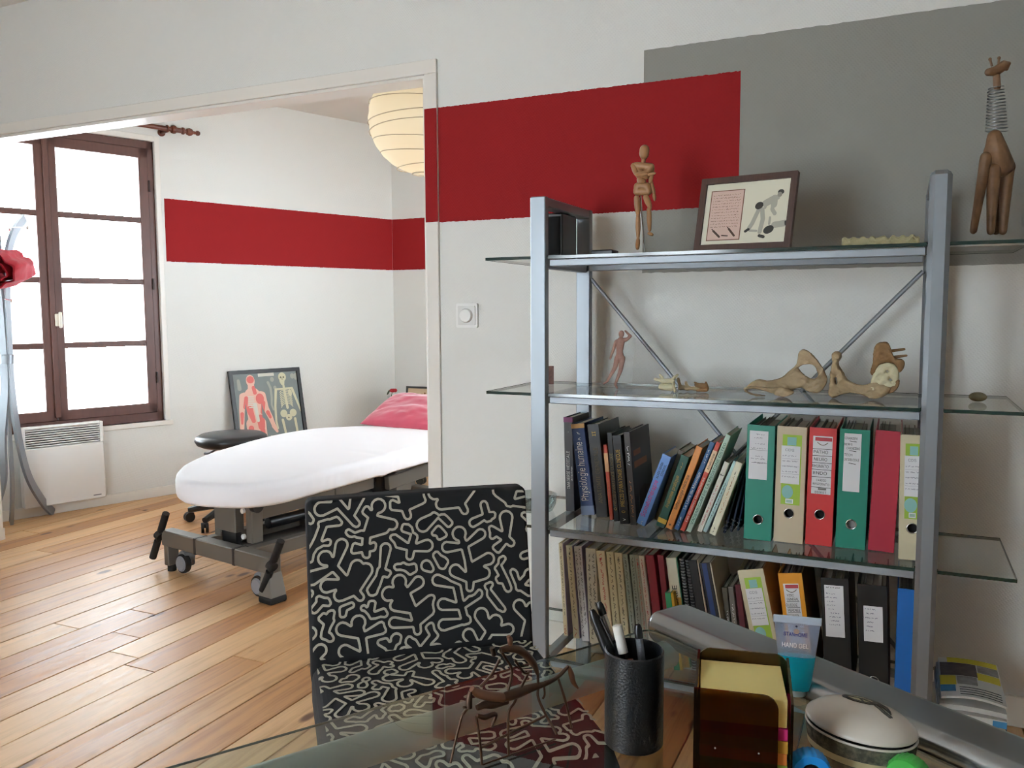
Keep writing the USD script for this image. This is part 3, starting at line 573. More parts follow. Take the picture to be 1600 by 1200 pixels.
for z in (Z1, Z2, Z3, Z4):
    obj('front_rail', bx(PX1 + .004, QX0 - .002, YF + .008, YF + .03, z - .030, z - .010, .002), SHELFD, bs)
    obj('back_rail', bx(PX1 + .004, QX0 - .002, PB - .022, PB, z - .030, z - .010, .002), SHELFD, bs)
    inner = [(XL, YF), (PX0 - .001, YF), (PX0 - .001, PF + .028), (PX1 + .001, PF + .028), (PX1 + .001, YF), (QX0 - .001, YF), (QX0 - .001, PF + .028), (QX1 + .001, PF + .028), (QX1 + .001, YF), (XRS, YF), (XRS, YBK), (QX1 + .001, YBK), (QX1 + .001, PB - .001), (QX0 - .001, PB - .001), (QX0 - .001, YBK), (PX1 + .001, YBK), (PX1 + .001, PB - .001), (PX0 - .001, PB - .001), (PX0 - .001, YBK), (XL, YBK)]
    P_ = sg.Polygon(inner)
    g = obj('glass_shelf', ext(P_.buffer(-.0015), .0075, z - .008), GLS, bs, False)
    e = .0018
    obj('glass_edge', ext(P_.difference(P_.buffer(-.0012)), .0084, z - .0084), GEDGE, g, False)
# crossed bracing at the back
brace = [((PX1, 1.27), (QX0, .44)), ((PX1, .44), (QX0, 1.27))]
bp = [aty(928, 436, PB), aty(1130, 680, PB), aty(1430, 424, PB), aty(1300, 552, PB)]
sl1 = (bp[1][2] - bp[0][2]) / (bp[1][0] - bp[0][0]); sl2 = (bp[3][2] - bp[2][2]) / (bp[3][0] - bp[2][0])
obj('brace', rod((PX1, PB + .016, bp[0][2]), (QX0, PB + .016, bp[0][2] + sl1 * (QX0 - PX1)), .0062, 10), SHELFD, bs)
obj('brace', rod((QX0, PB + .006, bp[2][2]), (PX1, PB + .006, bp[2][2] + sl2 * (PX1 - QX0)), .0062, 10), SHELFD, bs)
# a pale box of papers on the far left of the third shelf
one('glass_dish', T(lathe([(0, 0), (.055, 0), (.065, .02), (.068, .05), (.064, .05), (.06, .022), (.05, .006), (0, .006)], 32), (-1.045, 2.42, Z3 + .0005)), pane_mat('smoky_glass', (.72, .75, .74)), 'smoky glass dish at the left end of the third shelf', 'dish')

# light dimmer on the wall
dm = thing('wall_dimmer', 'square white rotary dimmer switch on the white wall beside the opening', 'dimmer', (*aty(731, 493, PW)[:1], PW, aty(731, 493, PW)[2]))
obj('plate', T(ext(rrect(.088, .088, .006), .009), (0, 0, 0), (90, 0, 0)), WHITEM, dm)
obj('inner_plate', T(ext(rrect(.07, .07, .004), .003), (0, -.009, 0), (90, 0, 0)), pm('dimmer_grey', 'DADAD6', .4), dm)
obj('knob', T(lathe([(.026, 0), (.026, .004), (.023, .012), (.02, .013), (0, .0125)], 36), (0, -.011, 0), (90, 0, 0)), WHITEM, dm)
# ================================================================ things on the two upper shelves
BEECH = pm('beech_wood', 'A0754E', .45, var=.14, vscale=30, stretch=(3, 3, 1)); CARVED = pm('carved_wood', '7E5D40', .5, var=.45, vscale=22, bump=.4, bscale=60, bdist=.002)
# black box speaker behind the left post and a small black box
s0 = aty(868, 390, 2.48); sp = thing('black_speaker', 'black box speaker standing behind the left post on the top shelf', 'speaker', (-1.0, 2.44, Z1 + .0005))
obj('cabinet', bx(-.022, .062, -.06, .06, 0, .136, .004), BLACKP, sp); obj('grille', bx(-.016, .056, -.063, -.059, .012, .126, .002), pm('speaker_cloth', '0E0E0F', .95), sp)
p = aty(945, 396, 2.42); one('black_box', T(rbox(.068, .06, .022, .004, n=1), (p[0], 2.42, Z1 + .0118)), BLACKP, 'small flat black box lying on the top shelf beside the wooden mannequin', 'box')
# artist's mannequin
mY = 2.42; mb = aty(1006, 390, mY); mq = thing('artist_mannequin', 'jointed wooden artist mannequin with crossed arm standing on the top shelf', 'mannequin', (mb[0], mY, Z1 + .0005))
def mp(px, py, dy=0): q = aty(px, py, mY + dy); return (q[0] - mb[0], dy, q[2] - Z1)
obj('base', cyl(.036, .008, (0, 0, .004), 28), BEECH, mq)
obj('support_rod', tube([(0, .012, .006), mp(1001, 306, .006)], .0022, 8), CHROME, mq)
def ov(a, b, ra, rb, mid=None): return blob([((a, ra), (tuple((np.array(a) * .45 + np.array(b) * .55)), mid or max(ra, rb) * 1.12)), ((tuple((np.array(a) * .45 + np.array(b) * .55)), mid or max(ra, rb) * 1.12), (b, rb))], .005, 5)
obj('head', T(ov(mp(1007, 234), mp(1006, 246), .0145, .0095, .0145), s=None), BEECH, mq, 60)
obj('neck', rod(mp(1006, 247), mp(1005, 255), .0065), BEECH, mq)
obj('chest', blob([((mp(994, 259), .011), (mp(1017, 261), .011)), ((mp(994, 259), .011), (mp(1000, 274), .013)), ((mp(1017, 261), .011), (mp(1009, 274), .013)), ((mp(1000, 274), .013), (mp(1009, 274), .013))], .005, 5), BEECH, mq, 60)
obj('waist', ov(mp(1001, 281), mp(1003, 284), .012, .012), BEECH, mq, 60)
obj('hips', blob([((mp(996, 291), .0105), (mp(1011, 291), .0105)), ((mp(995, 300), .0105), (mp(1013, 300), .0105)), ((mp(996, 291), .0105), (mp(995, 300), .0105)), ((mp(1011, 291), .0105), (mp(1013, 300), .0105))], .005, 5), BEECH, mq, 60)
for nm, a, b, ra, rb in (('upper_arm', mp(989, 259, -.004), mp(994, 272, -.018), .0072, .0062), ('forearm', mp(995, 273, -.022), mp(1011, 272, -.032), .0062, .005), ('hand', mp(1014, 273, -.032), mp(1023, 271, -.032), .0045, .0035),
                         ('upper_arm', mp(1019, 262, .006), mp(1016, 285, .008), .007, .0058), ('forearm', mp(1018, 288, .008), mp(1022, 302, .004), .0058, .005), ('hand', mp(1022, 304, .003), mp(1023, 313, .0), .005, .003),
                         ('thigh', mp(995, 309), mp(997, 334), .0085, .0068), ('shin', mp(997, 340), mp(997, 371), .0068, .005), ('foot', mp(997, 375, 0), mp(996, 388, -.016), .006, .0055),
                         ('thigh', mp(1009, 308, -.004), mp(1015, 322, -.02), .0085, .007), ('shin', mp(1014, 327, -.018), mp(1015, 360, -.006), .0068, .0048), ('foot', mp(1014, 365, -.006), mp(1019, 367, -.02), .005, .0045)):
    obj(nm, ov(a, b, ra, rb), BEECH, mq, 60)
for nm, q, r in (('joint', mp(990, 258, -.002), .0062), ('joint', mp(995, 273, -.02), .0056), ('joint', mp(1018, 286, .008), .0052), ('joint', mp(997, 337), .006), ('joint', mp(1015, 325, -.02), .006), ('joint', mp(997, 373), .0046)):
    obj(nm, T(trimesh.creation.icosphere(2, r), q), BEECH, mq, 60)

# framed boxing photograph
fw_, fh_ = .274, .206
pf = thing('picture_frame', 'brown wooden picture frame with a letter and an old wrestling photograph on the top shelf', 'picture frame', (-.400, 2.325, Z1 + .001), rot=(-12.4, .8, -13.3))
W_, H_ = fw_ - .004, fh_
DKW = pm('dark_brown_wood', '4A322A', .45, var=.25, vscale=30, stretch=(8, 1, 1), bump=.15, bscale=60)
obj('frame', up_front(ext(rrect(W_, H_, .002, (0, H_ / 2)).difference(rrect(W_ - .034, H_ - .034, .001, (0, H_ / 2))), .014)), DKW, pf)
obj('mount', up_front(ext(rrect(W_ - .033, H_ - .033, .001, (0, H_ / 2)), .004), (0, -.003, 0)), pm('ivory_card', 'D9D5C0', .7), pf)
def pc(u, v): return ((u - .5) * (W_ - .034), H_ - .017 - v * (H_ - .034))
def onpf(m, k=0): return up_front(m, (0, -.0072 - k * .0004, 0))
obj('letter', onpf(ext(sg.box(*pc(.06, .93), *pc(.47, .11)), .0004)), pm('letter_border', '7C5A48', .7), pf, False)
obj('letter_paper', onpf(ext(sg.box(*pc(.072, .915), *pc(.458, .125)), .0004), 1), pm('letter_pink', 'D0B2A4', .7), pf, False)
lw = (W_ - .034) * .34
obj('letter_writing', onpf(cat([T(strokes(scribble(lw, .004, 40 + i, .18), .00028), (pc(.265, .19 + .047 * i)[0], pc(.265, .19 + .047 * i)[1], 0)) for i in range(12)]), 2), pm('letter_ink', '6E5148', .8), pf, False)
def pens(*ls): return ops.unary_union([sg.LineString([pc(*q) for q in l]).buffer(r, quad_segs=3) for l, r in ls])
obj('letter_quills', onpf(ext(pens(([(.14, .77), (.22, .87)], .0028), ([(.33, .75), (.4, .86)], .0028), ([(.12, .74), (.15, .78)], .0012), ([(.31, .72), (.34, .76)], .0012), ([(.25, .85), (.32, .86)], .0015)), .0004), 2), pm('quill_brown', '4B372C', .8), pf, False)
PG = pm('photo_grey', 'A9A698', .7)
obj('boxer_body', onpf(ext(pens(([(.73, .37), (.83, .30)], .0095), ([(.83, .31), (.83, .40)], .0085), ([(.83, .33), (.815, .47), (.85, .54)], .0052), ([(.75, .33), (.73, .44)], .0035), ([(.66, .46), (.60, .68), (.57, .75)], .0056), ([(.70, .46), (.72, .62), (.70, .82)], .0058), ([(.86, .27), (.87, .30)], .004), ([(.66, .80), (.58, .79)], .003), ([(.86, .72), (.98, .70)], .0085), ([(.80, .60), (.80, .70)], .003)), .0004)), PG, pf, False)
for q in (affinity.rotate(affinity.scale(sg.Point(pc(.66, .40)).buffer(.01), 1.15, .95), 30), affinity.rotate(affinity.scale(sg.Point(pc(.80, .79)).buffer(.0115), 1.25, .9), 25), affinity.scale(sg.Point(pc(.895, .205)).buffer(.0075), 1.1, .9), pens(([(.53, .80), (.565, .77)], .0035)), pens(([(.70, .88), (.75, .90)], .004)), pens(([(.985, .68), (.99, .72)], .003))):
    obj('boxer_dark', onpf(ext(q, .0004), 1), pm('photo_dark', '34322E', .7), pf, False)
obj('boxer_face', onpf(ext(affinity.scale(sg.Point(pc(.885, .245)).buffer(.0062), 1, 1.1), .0004), 2), pm('photo_face', '8E8A7E', .7), pf, False)

# carved pale stone block
bq0, bq1 = aty(1316, 380, 2.45), aty(1437, 377, 2.45)
def castle():
    w = bq1[0] - bq0[0]; m = box(w, .045, .032, (0, 0, .016), .004); m = m.subdivide_to_size(.006); v = m.vertices
    n = meshkit.fbm(v * 60, 3); up = v[:, 2] > .02
    v[up, 2] += .0035 * np.sign(np.sin(v[up, 0] * 2 * PI / .024)) * (n[up] + .3); v[:, 1] += (n - .5) * .012 * (v[:, 2] > .003); return m
one('carved_stone', T(castle(), ((bq0[0] + bq1[0]) / 2, 2.45, Z1 + .0008)), pm('pale_soapstone', 'B3AC84', .6, var=.25, vscale=40, bump=.6, bscale=80, bdist=.004), 'pale carved stone block with a notched top on the top shelf', 'carving', smooth=25)

# wooden giraffe with a spring neck
gY = 2.43; gb = aty(1548, 369, gY); gi = thing('wooden_giraffe', 'carved wooden giraffe with a coiled wire neck at the right end of the top shelf', 'giraffe figure', (gb[0], gY, Z1 + .0005))
def gp(px, py, dy=0): q = aty(px, py, gY + dy); return (q[0] - gb[0], dy, q[2] - Z1)
obj('base', T(ext(rrect(.115, .07, .008), .008), (.004, .01, 0)), pm('pale_wood', 'B59D7C', .6, var=.15), gi)
obj('body', blob([((gp(1554, 214), .017), (gp(1558, 235), .024)), ((gp(1558, 235), .024), (gp(1563, 258, .02), .030)), ((gp(1563, 258, .02), .030), (gp(1570, 262, .05), .024)), ((gp(1546, 235), .013), (gp(1543, 250), .013)), ((gp(1554, 214), .017), (gp(1546, 240), .013))], .006, 6), CARVED, gi, 60)
for a, b, r0, r1 in ((gp(1541, 246, -.005), gp(1521, 361, -.012), .0145, .0085), (gp(1553, 265, .0), gp(1548, 362, .0), .0165, .0095), (gp(1574, 262, .04), gp(1567, 362, .03), .017, .0095), (gp(1556, 265, .05), gp(1556, 362, .05), .014, .009)):
    obj('leg', blob([((a, r0), (tuple((np.array(a) + np.array(b)) / 2), (r0 + r1) * .5)), ((tuple((np.array(a) + np.array(b)) / 2), (r0 + r1) * .5), (b, r1))], .006, 5), CARVED, gi, 60)
nb, nt = np.array(gp(1557, 206)), np.array(gp(1556, 136)); t = np.linspace(0, 1, 14 * 16); ph = t * 14 * 2 * PI; rn = .0245 - .0075 * t
obj('spring_neck', tube(nb + (nt - nb) * t[:, None] + np.stack([rn * np.cos(ph), rn * np.sin(ph), .0015 * np.sin(ph)], 1), .0012, 5), pm('spring_wire', '8A8C8A', .35, .9), gi)
obj('neck_top', blob([((gp(1558, 136), .0085), (gp(1557, 120), .0085))], .004, 4), CARVED, gi, 60)
obj('head', blob([((gp(1545, 113, -.012), .0095), (gp(1557, 111), .0125)), ((gp(1557, 111), .0125), (gp(1568, 103, .01), .0125))], .004, 4), CARVED, gi, 60)
obj('ear', T(box(.022, .01, .022, b=.003), gp(1570, 103, .016), (0, 20, 0)), CARVED, gi)
for q0, q1 in ((gp(1550, 104), gp(1547, 93)), (gp(1560, 102), gp(1561, 91))): obj('horn', cat(rod(q0, q1, .0028, 8), T(trimesh.creation.icosphere(2, .004), q1)), CARVED, gi)

# ---- middle shelf: anatomy figure on clear plate
aY = 2.44; pa = aty(965, 606, aY)
ACRY = usdkit.material(stage, '/World/Looks/acrylic', {'t': ('transparent_bsdf', dict(color=(.97, .975, .975))), 'p': ('principled_bsdf', dict(base_color=lin('D4D8D8'), roughness=.5, specular_ior_level=.1)), 'm': ('mix_closure', dict(fac=.07))}, [('t.BSDF', 'm.closure1'), ('p.BSDF', 'm.closure2')], surface='m.closure')
ac = thing('acrylic_plate', 'clear acrylic plate with a small brown muscle figure on the second shelf', 'display plate', (pa[0], aY, Z2 + .0005), rot=(-6, 0, 0))
obj('plate', up_front(ext(sg.Polygon([(-.055, 0), (.045, 0), (.05, .155), (-.04, .155)]), .003)), ACRY, ac)
obj('stand', bx(-.05, .045, .0, .045, 0, .004, .001), ACRY, ac)
MUS = pm('muscle_print', '9A7264', .6, var=.3, vscale=70); kx, kz = 1 / 585., 1 / 585.
def q2(px, py): return ((px - 964) * .00192, .0, (606 - py) * .00192 )
fig_ = [((968, 520), (968, 522), 4.5, 4.2), ((968, 523), (967, 532), 2.6, 3), ((961, 533), (974, 530), 3.4, 3.4), ((967, 533), (966, 548), 6.4, 4.8), ((966, 548), (967, 557), 4.8, 6), ((959, 534), (956, 545), 2.6, 2.2), ((956, 545), (951, 560), 2.2, 1.4), ((976, 530), (983, 524), 2.6, 2.2), ((983, 524), (974, 516), 2, 1.4), ((963, 559), (959, 575), 4.6, 3.2), ((959, 575), (948, 595), 3.2, 1.8), ((971, 559), (969, 577), 4.6, 3.2), ((969, 577), (961, 600), 3.2, 1.8), ((948, 596), (942, 600), 1.8, 1.4), ((961, 601), (964, 606), 1.8, 1.6)]
obj('muscle_figure', blob([((q2(*a), ra * .0021), (q2(*b), rb * .0021)) for a, b, ra, rb in fig_], .003, 3).apply_transform(np.diag([1, .45, 1, 1])).apply_translation((0, -.0065, .003)), MUS, ac, 60)
one('small_card', T(bx(-.02, .02, -.001, .001, 0, .06, 0), (aty(860, 600, 2.5)[0] - .01, 2.5, Z2 + .0006), (-4, 0, 20)), pm('card_print', '6B4A40', .6, var=.5, vscale=60), 'small dark printed card standing behind the left post on the second shelf', 'card', smooth=False)
# bones
BONE1 = pm('pale_bone', 'D3CBA8', .6, var=.12, vscale=40, bump=.3, bscale=120, bdist=.002); BONE2 = pm('tan_bone', 'AA9472', .6, var=.28, vscale=28, bump=.4, bscale=90, bdist=.003); BONE3 = pm('brown_bone', '94714A', .65, var=.3, vscale=35, bump=.4, bscale=90, bdist=.003)
def bone(name, label, mats, Y, pxbase, parts, z=Z2):
    b0 = aty(*pxbase, Y); t = thing(name, label, 'bone', (b0[0], Y, z + .0006)); low = 9; ms = []
    def c(p): q = aty(p[0], p[1], Y + p[2]); return (q[0] - b0[0], p[2], q[2] - z)
    for pn, mi, ch_, holes_ in parts:
        m = blob([((c(a), ra), (c(b), rb)) for a, b, ra, rb in ch_], .0035, 6)
        v = m.vertices; v += (meshkit.fbm(v * 90, 3)[:, None] - .5) * .004
        ms.append((pn, m, mats[mi])); low = min(low, v[:, 2].min())
    for pn, m, mt in ms:
        m.vertices[:, 2] -= low; obj(pn, m, mt, t, 60)
    return t
Yv = 2.40
bone('vertebra', 'pale white vertebra bone on the second shelf', [BONE1], Yv, (1045, 612), [('body', 0, [((1034, 606, 0), (1050, 607, 0), .010, .010), ((1024, 594, .01), (1034, 597, .0), .004, .006), ((1032, 588, .02), (1036, 596, .01), .004, .005), ((1034, 597, 0), (1051, 597, .0), .0075, .0075), ((1051, 600, 0), (1055, 613, -.015), .0045, .004), ((1050, 595, 0), (1058, 588, .02), .005, .004), ((1036, 600, 0), (1036, 607, .02), .006, .008), ((1052, 600, .02), (1050, 607, .02), .006, .008)], None)])
bone('vertebra', 'brown tipped group of small vertebrae beside the white vertebra on the second shelf', [BONE2, BONE3], 2.44, (1085, 608), [('spine', 0, [((1060, 588, .0), (1063, 602, 0), .004, .006), ((1063, 602, 0), (1078, 603, 0), .006, .0065), ((1072, 594, 0), (1074, 604, 0), .004, .006), ((1078, 603, 0), (1092, 604, 0), .006, .006)], None), ('body', 1, [((1088, 598, 0), (1103, 599, .0), .0065, .0065), ((1090, 605, 0), (1104, 605, 0), .006, .006), ((1103, 594, 0), (1105, 604, 0), .003, .005), ((1086, 594, 0), (1096, 597, 0), .003, .004)], None)])
def hipbone(px, dx=0): return px
def slab(outer, holes_, Y, b0, th, tilt=0, seed=0, bend=.0, sm=10):
    """A bone from its outline: a solid plate with rounded edges, bent and roughened."""
    def c(p): q = aty(p[0], p[1], Y); return (q[0] - b0[0], q[2] - Z2)
    O = [c(p) for p in smooth_path([(*p, 0) for p in outer + outer[:1]], 4)[:-1, :2]]
    pg = sg.Polygon(O, [[c(p) for p in smooth_path([(*p, 0) for p in h + h[:1]], 4)[:-1, :2]] for h in holes_]).buffer(0)
    m = ext(pg, th); m3m = m3.Manifold(m3.Mesh(np.asarray(m.vertices, np.float32), np.asarray(m.faces, np.uint32))).refine_to_length(.0045)
    mm = m3m.to_mesh(); t = trimesh.Trimesh(mm.vert_properties[:, :3], mm.tri_verts); trimesh.smoothing.filter_laplacian(t, .5, iterations=sm)
    t = T(t, rot=(90, 0, 0)); t.vertices[:, 1] += th / 2
    v = t.vertices; v[:, 1] += bend * np.sin(v[:, 0] * 40 + seed) + (meshkit.fbm(v * 45, 3, seed) - .5) * .02; v += (meshkit.fbm(v * 130, 2, seed)[:, None] - .5) * .003
    return T(t, rot=(0, 0, tilt))
b0 = aty(1225, 614, 2.40); hb1 = thing('hip_bone', 'tan hip bone with a round opening lying on the second shelf', 'bone', (b0[0], 2.40, Z2 + .0006))
o1 = slab([(1165, 606), (1176, 596), (1188, 591), (1200, 594), (1220, 590), (1232, 580), (1244, 569), (1247, 552), (1256, 546), (1268, 554), (1278, 566), (1287, 580), (1291, 594), (1284, 607), (1276, 613), (1262, 610), (1250, 605), (1240, 608), (1234, 614), (1222, 618), (1212, 613), (1190, 607)], [[(1246, 575), (1256, 569), (1270, 570), (1276, 582), (1274, 591), (1264, 590), (1254, 583)]], 2.40, b0, .030, 6, 1, .006)
o2 = slab([(1166, 608), (1180, 605), (1206, 608), (1224, 607), (1242, 614), (1236, 619), (1222, 621), (1206, 615), (1186, 609), (1172, 611), (1180, 616), (1200, 620), (1186, 620), (1170, 614)], [], 2.37, aty(1225, 614, 2.37), .022, 4, 3, .003, 6)
zz = min(o1.vertices[:, 2].min(), o2.vertices[:, 2].min())
for nm, o in (('blade', o1), ('rim', T(o2, (b0[0] * 0, -.03, 0)))): o.vertices[:, 2] -= o.vertices[:, 2].min(); obj(nm, o, BONE2, hb1, 60)
b0 = aty(1350, 618, 2.40); hb2 = thing('hip_bone', 'tan hip bone joined to a darker sacrum standing on the second shelf', 'bone', (b0[0], 2.40, Z2 + .0006))
o1 = slab([(1296, 616), (1299, 596), (1300, 580), (1303, 566), (1301, 556), (1306, 550), (1314, 552), (1316, 560), (1311, 568), (1318, 582), (1326, 594), (1340, 600), (1354, 600), (1368, 594), (1380, 600), (1392, 606), (1380, 618), (1362, 621), (1345, 615), (1330, 613), (1314, 616), (1304, 621)], [[(1306, 590), (1309, 589), (1310, 597), (1307, 600)]], 2.40, b0, .030, -4, 2, .005)
o2 = slab([(1362, 590), (1366, 576), (1376, 568), (1390, 566), (1402, 574), (1404, 588), (1400, 600), (1386, 606), (1370, 608), (1360, 606)], [[(1383, 578), (1386, 577), (1388, 580), (1385, 582)], [(1388, 591), (1391, 590), (1393, 593), (1390, 595)]], 2.40, b0, .028, 0, 4, .002, 5)
o3 = slab([(1364, 566), (1365, 548), (1368, 539), (1376, 535), (1386, 536), (1391, 544), (1393, 552), (1398, 560), (1410, 562), (1412, 572), (1404, 582), (1398, 570), (1386, 566), (1374, 570), (1366, 584), (1360, 582), (1362, 572)], [], 2.40, b0, .034, 0, 5, .004, 6)
o4 = slab([(1360, 604), (1374, 608), (1390, 602), (1402, 592), (1403, 602), (1394, 612), (1376, 615), (1362, 612)], [], 2.39, b0, .03, 0, 6, .003, 5)
zz = min(o.vertices[:, 2].min() for o in (o1, o2, o3, o4))
for nm, o, mt in (('blade', o1, BONE2), ('sacrum', o2, BONE1), ('lumbar', o3, BONE3), ('crest', o4, BONE3)): o.vertices[:, 2] -= zz; obj(nm, o, mt, hb2, 60)
for a_, b_ in (((1390, 549), (1413, 546)), ((1392, 559), (1416, 556))):
    q0, q1 = aty(*a_, 2.41), aty(*b_, 2.42); obj('transverse_process', blob([((q0 - [b0[0], 2.40, Z2], .0045), (q1 - [b0[0], 2.40, Z2], .003))], .003, 3), BONE3, hb2, 60)
pb = aty(1528, 617, 2.45); one('pebble', T(T(trimesh.creation.icosphere(3, .02), s=(1.05, .9, .6)), (pb[0], 2.45, Z2 + .0125)), pm('olive_pebble', '7C7558', .6, var=.25, vscale=60), 'small olive grey pebble at the right end of the second shelf', 'pebble', smooth=60)
# ================================================================ books and binders
ZS = {3: Z3 + .0006, 4: Z4 + .0006}
_stand = []
def cloth(hexc, rough=.45):
    k = 'cover_' + hexc
    return pm(k, hexc, rough, var=.06, vscale=12)
PAGES = pm('page_edges', 'C9C4B8', .85, var=.1, vscale=60, stretch=(60, 1, 1)); GREYP = pm('page_edges_grey', 'ADA79E', .85, var=.1, vscale=60)
INKW, INKK, GOLD = pm('ink_white', 'E4E4E0', .6), pm('ink_black', '1C1B1A', .6), pm('ink_gold', 'A98B3C', .5, .3)
INKR, INKP, INKO = pm('ink_red', 'B8343A', .6), pm('ink_pink', 'D0387A', .6), pm('ink_orange', 'B98252', .6)
def book(name, label, shelf, Y, bl, br, tl, depth, cover, group, spine=None, bands=(), words=(), pages=PAGES, side=None, cat_='book', spiral=False, up=0.0, soft=.003):
    """A book whose spine stands at depth Y facing the room: bl, br, tl are the photo's spine corners, from which its
    true place, thickness, height and tilt follow."""
    z0 = ZS[shelf]; X0, X1, P = aty(*bl, Y)[0], aty(*br, Y)[0], aty(*tl, Y)
    th0 = math.atan2(P[0] - X0, P[2] - z0); w = max((X1 - X0) * math.cos(th0), .006); h = math.hypot(P[0] - X0, P[2] - z0)
    w *= .97
    def outline(x, ww): c_, s_ = math.cos(th0), math.sin(th0); o = (x, z0 + max(ww * s_, 0)); return sg.Polygon([(o[0] + a * c_ + b * s_, o[1] - a * s_ + b * c_) for a, b in ((0, 0), (ww, 0), (ww, h), (0, h))])
    Xr = X0 + w * math.cos(th0)
    for _ in range(14):                                   # keep clear of the neighbour already standing there
        if all(outline(X0, w).intersection(q).area < 4e-5 for q, s_, a, b in _stand if s_ == shelf and a < Y + depth and Y < b) or w < .0055: break
        X0 += .0006; w -= .0004
    _stand.append((outline(X0, w), shelf, Y, Y + depth))
    # leaning right: pivot on the lower right corner
    ang = math.degrees(th0)
    org = (X0, Y, z0 + (w * math.sin(th0) if th0 > 0 else 0)) if th0 > 0 else (X0, Y, z0)
    t = thing(name, label, cat_, (org[0], Y, org[2] + .0004), rot=(0, ang, 0), group=group)
    cv = cover; c = .0022
    body = cat(bx(0, c, .001, depth, 0, h, .0006), bx(w - c, w, .001, depth, 0, h, .0006), T(ext(rrect(w, .006, .0026, (w / 2, .003)), h), (0, 0, 0)))
    obj('cover', body, cv, t)
    obj('pages', bx(c, w - c, .005, depth - .004, .002, h - .004, 0), pages, t, False)
    for a_, b_, m_ in bands:            # printed bands across the spine, in shares of the height from the top
        obj('spine_band', bx(-.0003, w + .0003, -.0004, .006, h * (1 - b_), h * (1 - a_), 0), m_, t, False)
    for wd in words:                    # (text, centre from top, share of the height, letter height share of w, material, x share)
        s_, cy_, lh, hh_, m_ = wd[:5]; xs = wd[5] if len(wd) > 5 else .5
        if s_ is None: g_ = strokes(scribble(h * lh, w * hh_, wd[6] if len(wd) > 6 else int(h * 9999) + len(words), .16), max(w * hh_ * .07, .00035))
        else:
            g_ = text(s_, w * hh_, .0004, False, w=None); k_ = h * lh / g_.extents[0]; g_.apply_scale((k_, 1, 1))
        obj('lettering', up_front(g_, (w * xs, -.0006, h * (1 - cy_)), 90), m_, t, False)
    if side is not None: side(t, w, h, depth)
    if spiral:
        n_ = int(h / .0085)
        for i in range(n_): obj('coil_ring', torus(.0052, .0011, (w / 2, .0, .006 + i * h / n_), (0, 8, 0), 14, 6), spiral, t)
    return t
G3 = 'books on the third shelf'; GREYB = cloth('48494C')
book('book', 'grey book with a purple top band, first at the left end of the third shelf', 3, 2.44, (884, 797), (898, 797), (880.6, 652), .15, GREYB, None, bands=[(0, .052, cloth('7C2E66'))], words=[('IMAGERIE MEDICALE', .56, .40, .34, INKW, .40), ('de l\'abdomen', .60, .15, .2, INKW, .78), (None, .14, .04, .3, INKW)])
book('book', 'thick blue book with large white lettering, second on the third shelf', 3, 2.405, (909, 801.5), (930, 801.5), (892, 663), .185, cloth('41537C', .25), None, bands=[(0, .05, cloth('C99A5C')), (.9, 1, cloth('7F93B4'))], words=[('Physiologie humaine', .52, .64, .56, INKW), (None, .13, .1, .3, INKW)])
book('book', 'tall dark olive book with faded gold lettering beside the thick blue one', 3, 2.40, (932, 803), (951.5, 804), (917, 664), .195, cloth('1B1A17', .35), None, words=[('ANATOMIE GENERALE', .55, .6, .34, pm('ink_faded', '5E5030', .6)), ('II', .1, .05, .3, GOLD)])
book('book', 'thin orange red book with a cream title band, short among dark books', 3, 2.385, (952.5, 808.6), (958.5, 808.6), (942.3, 695.4), .17, cloth('C4553F'), None, bands=[(.11, .36, cloth('D9A878'))], words=[(None, .6, .3, .5, INKO)])
book('book', 'black anatomy book with gold lettering, left one of the pair of black books', 3, 2.375, (959.5, 809.5), (968, 810), (948, 677), .18, cloth('0F1111', .35), None, words=[("PRECIS D'ANATOMIE CLINIQUE", .53, .6, .5, pm('ink_dim_gold', '75673A', .5)), ('o', .86, .03, .7, GOLD)])
book('book', 'black anatomy book with gold lettering, right one of the pair of black books', 3, 2.35, (969, 815), (984, 815.7), (956, 681), .19, cloth('0E1011', .35), None, words=[("PRECIS D'ANATOMIE CLINIQUE", .48, .64, .42, GOLD), ('o', .86, .025, .5, GOLD), ('v', .95, .03, .4, INKW)])
def cover_print(t, w, h, d):
    obj('cover_title', T(ext(sg.box(.02, h * .73, d * .45, h * .79).union(sg.box(.02, h * .60, d * .75, h * .67)), .0004), (w, 0, 0), (90, 0, 90)), pm('cover_orange', '96623F', .6), t, False)
    obj('cover_picture', T(ext(sg.Polygon([(.03, .01), (d * .9, .01), (d * .85, h * .33), (d * .5, h * .38), (.05, h * .33)]), .0004), (w, 0, 0), (90, 0, 90)), pm('cover_print_brown', '5B4A3A', .6, var=.5, vscale=25), t, False)
book('book', 'grey brown book with an orange title on its front cover, last of the upright books', 3, 2.35, (985, 816), (995.5, 816.5), (974, 675.6), .20, cloth('3B3734'), None, words=[(None, .25, .2, .4, INKW), (None, .7, .42, .4, INKO)], side=cover_print)
lean_ = 'leaning books on the third shelf'
book('book', 'light blue leaning book with a pink script title, leftmost of the leaning books', 3, 2.35, (994, 814.5), (1009.7, 820.8), (1035, 714), .15, cloth('6E9BDB', .35), None, words=[('Somatothérapie', .62, .52, .48, INKP, .45), ('ALAIN GEHIN', .22, .22, .24, INKK, .35), ('STENDHAL', .2, .16, .24, INKK, .72), (None, .95, .06, .3, INKW)])
book('book', 'brown grey leaning book set back between the light blue and the dark green one', 3, 2.42, (1019, 806), (1034, 811), (1056, 706), .16, cloth('7B6E60'), None)
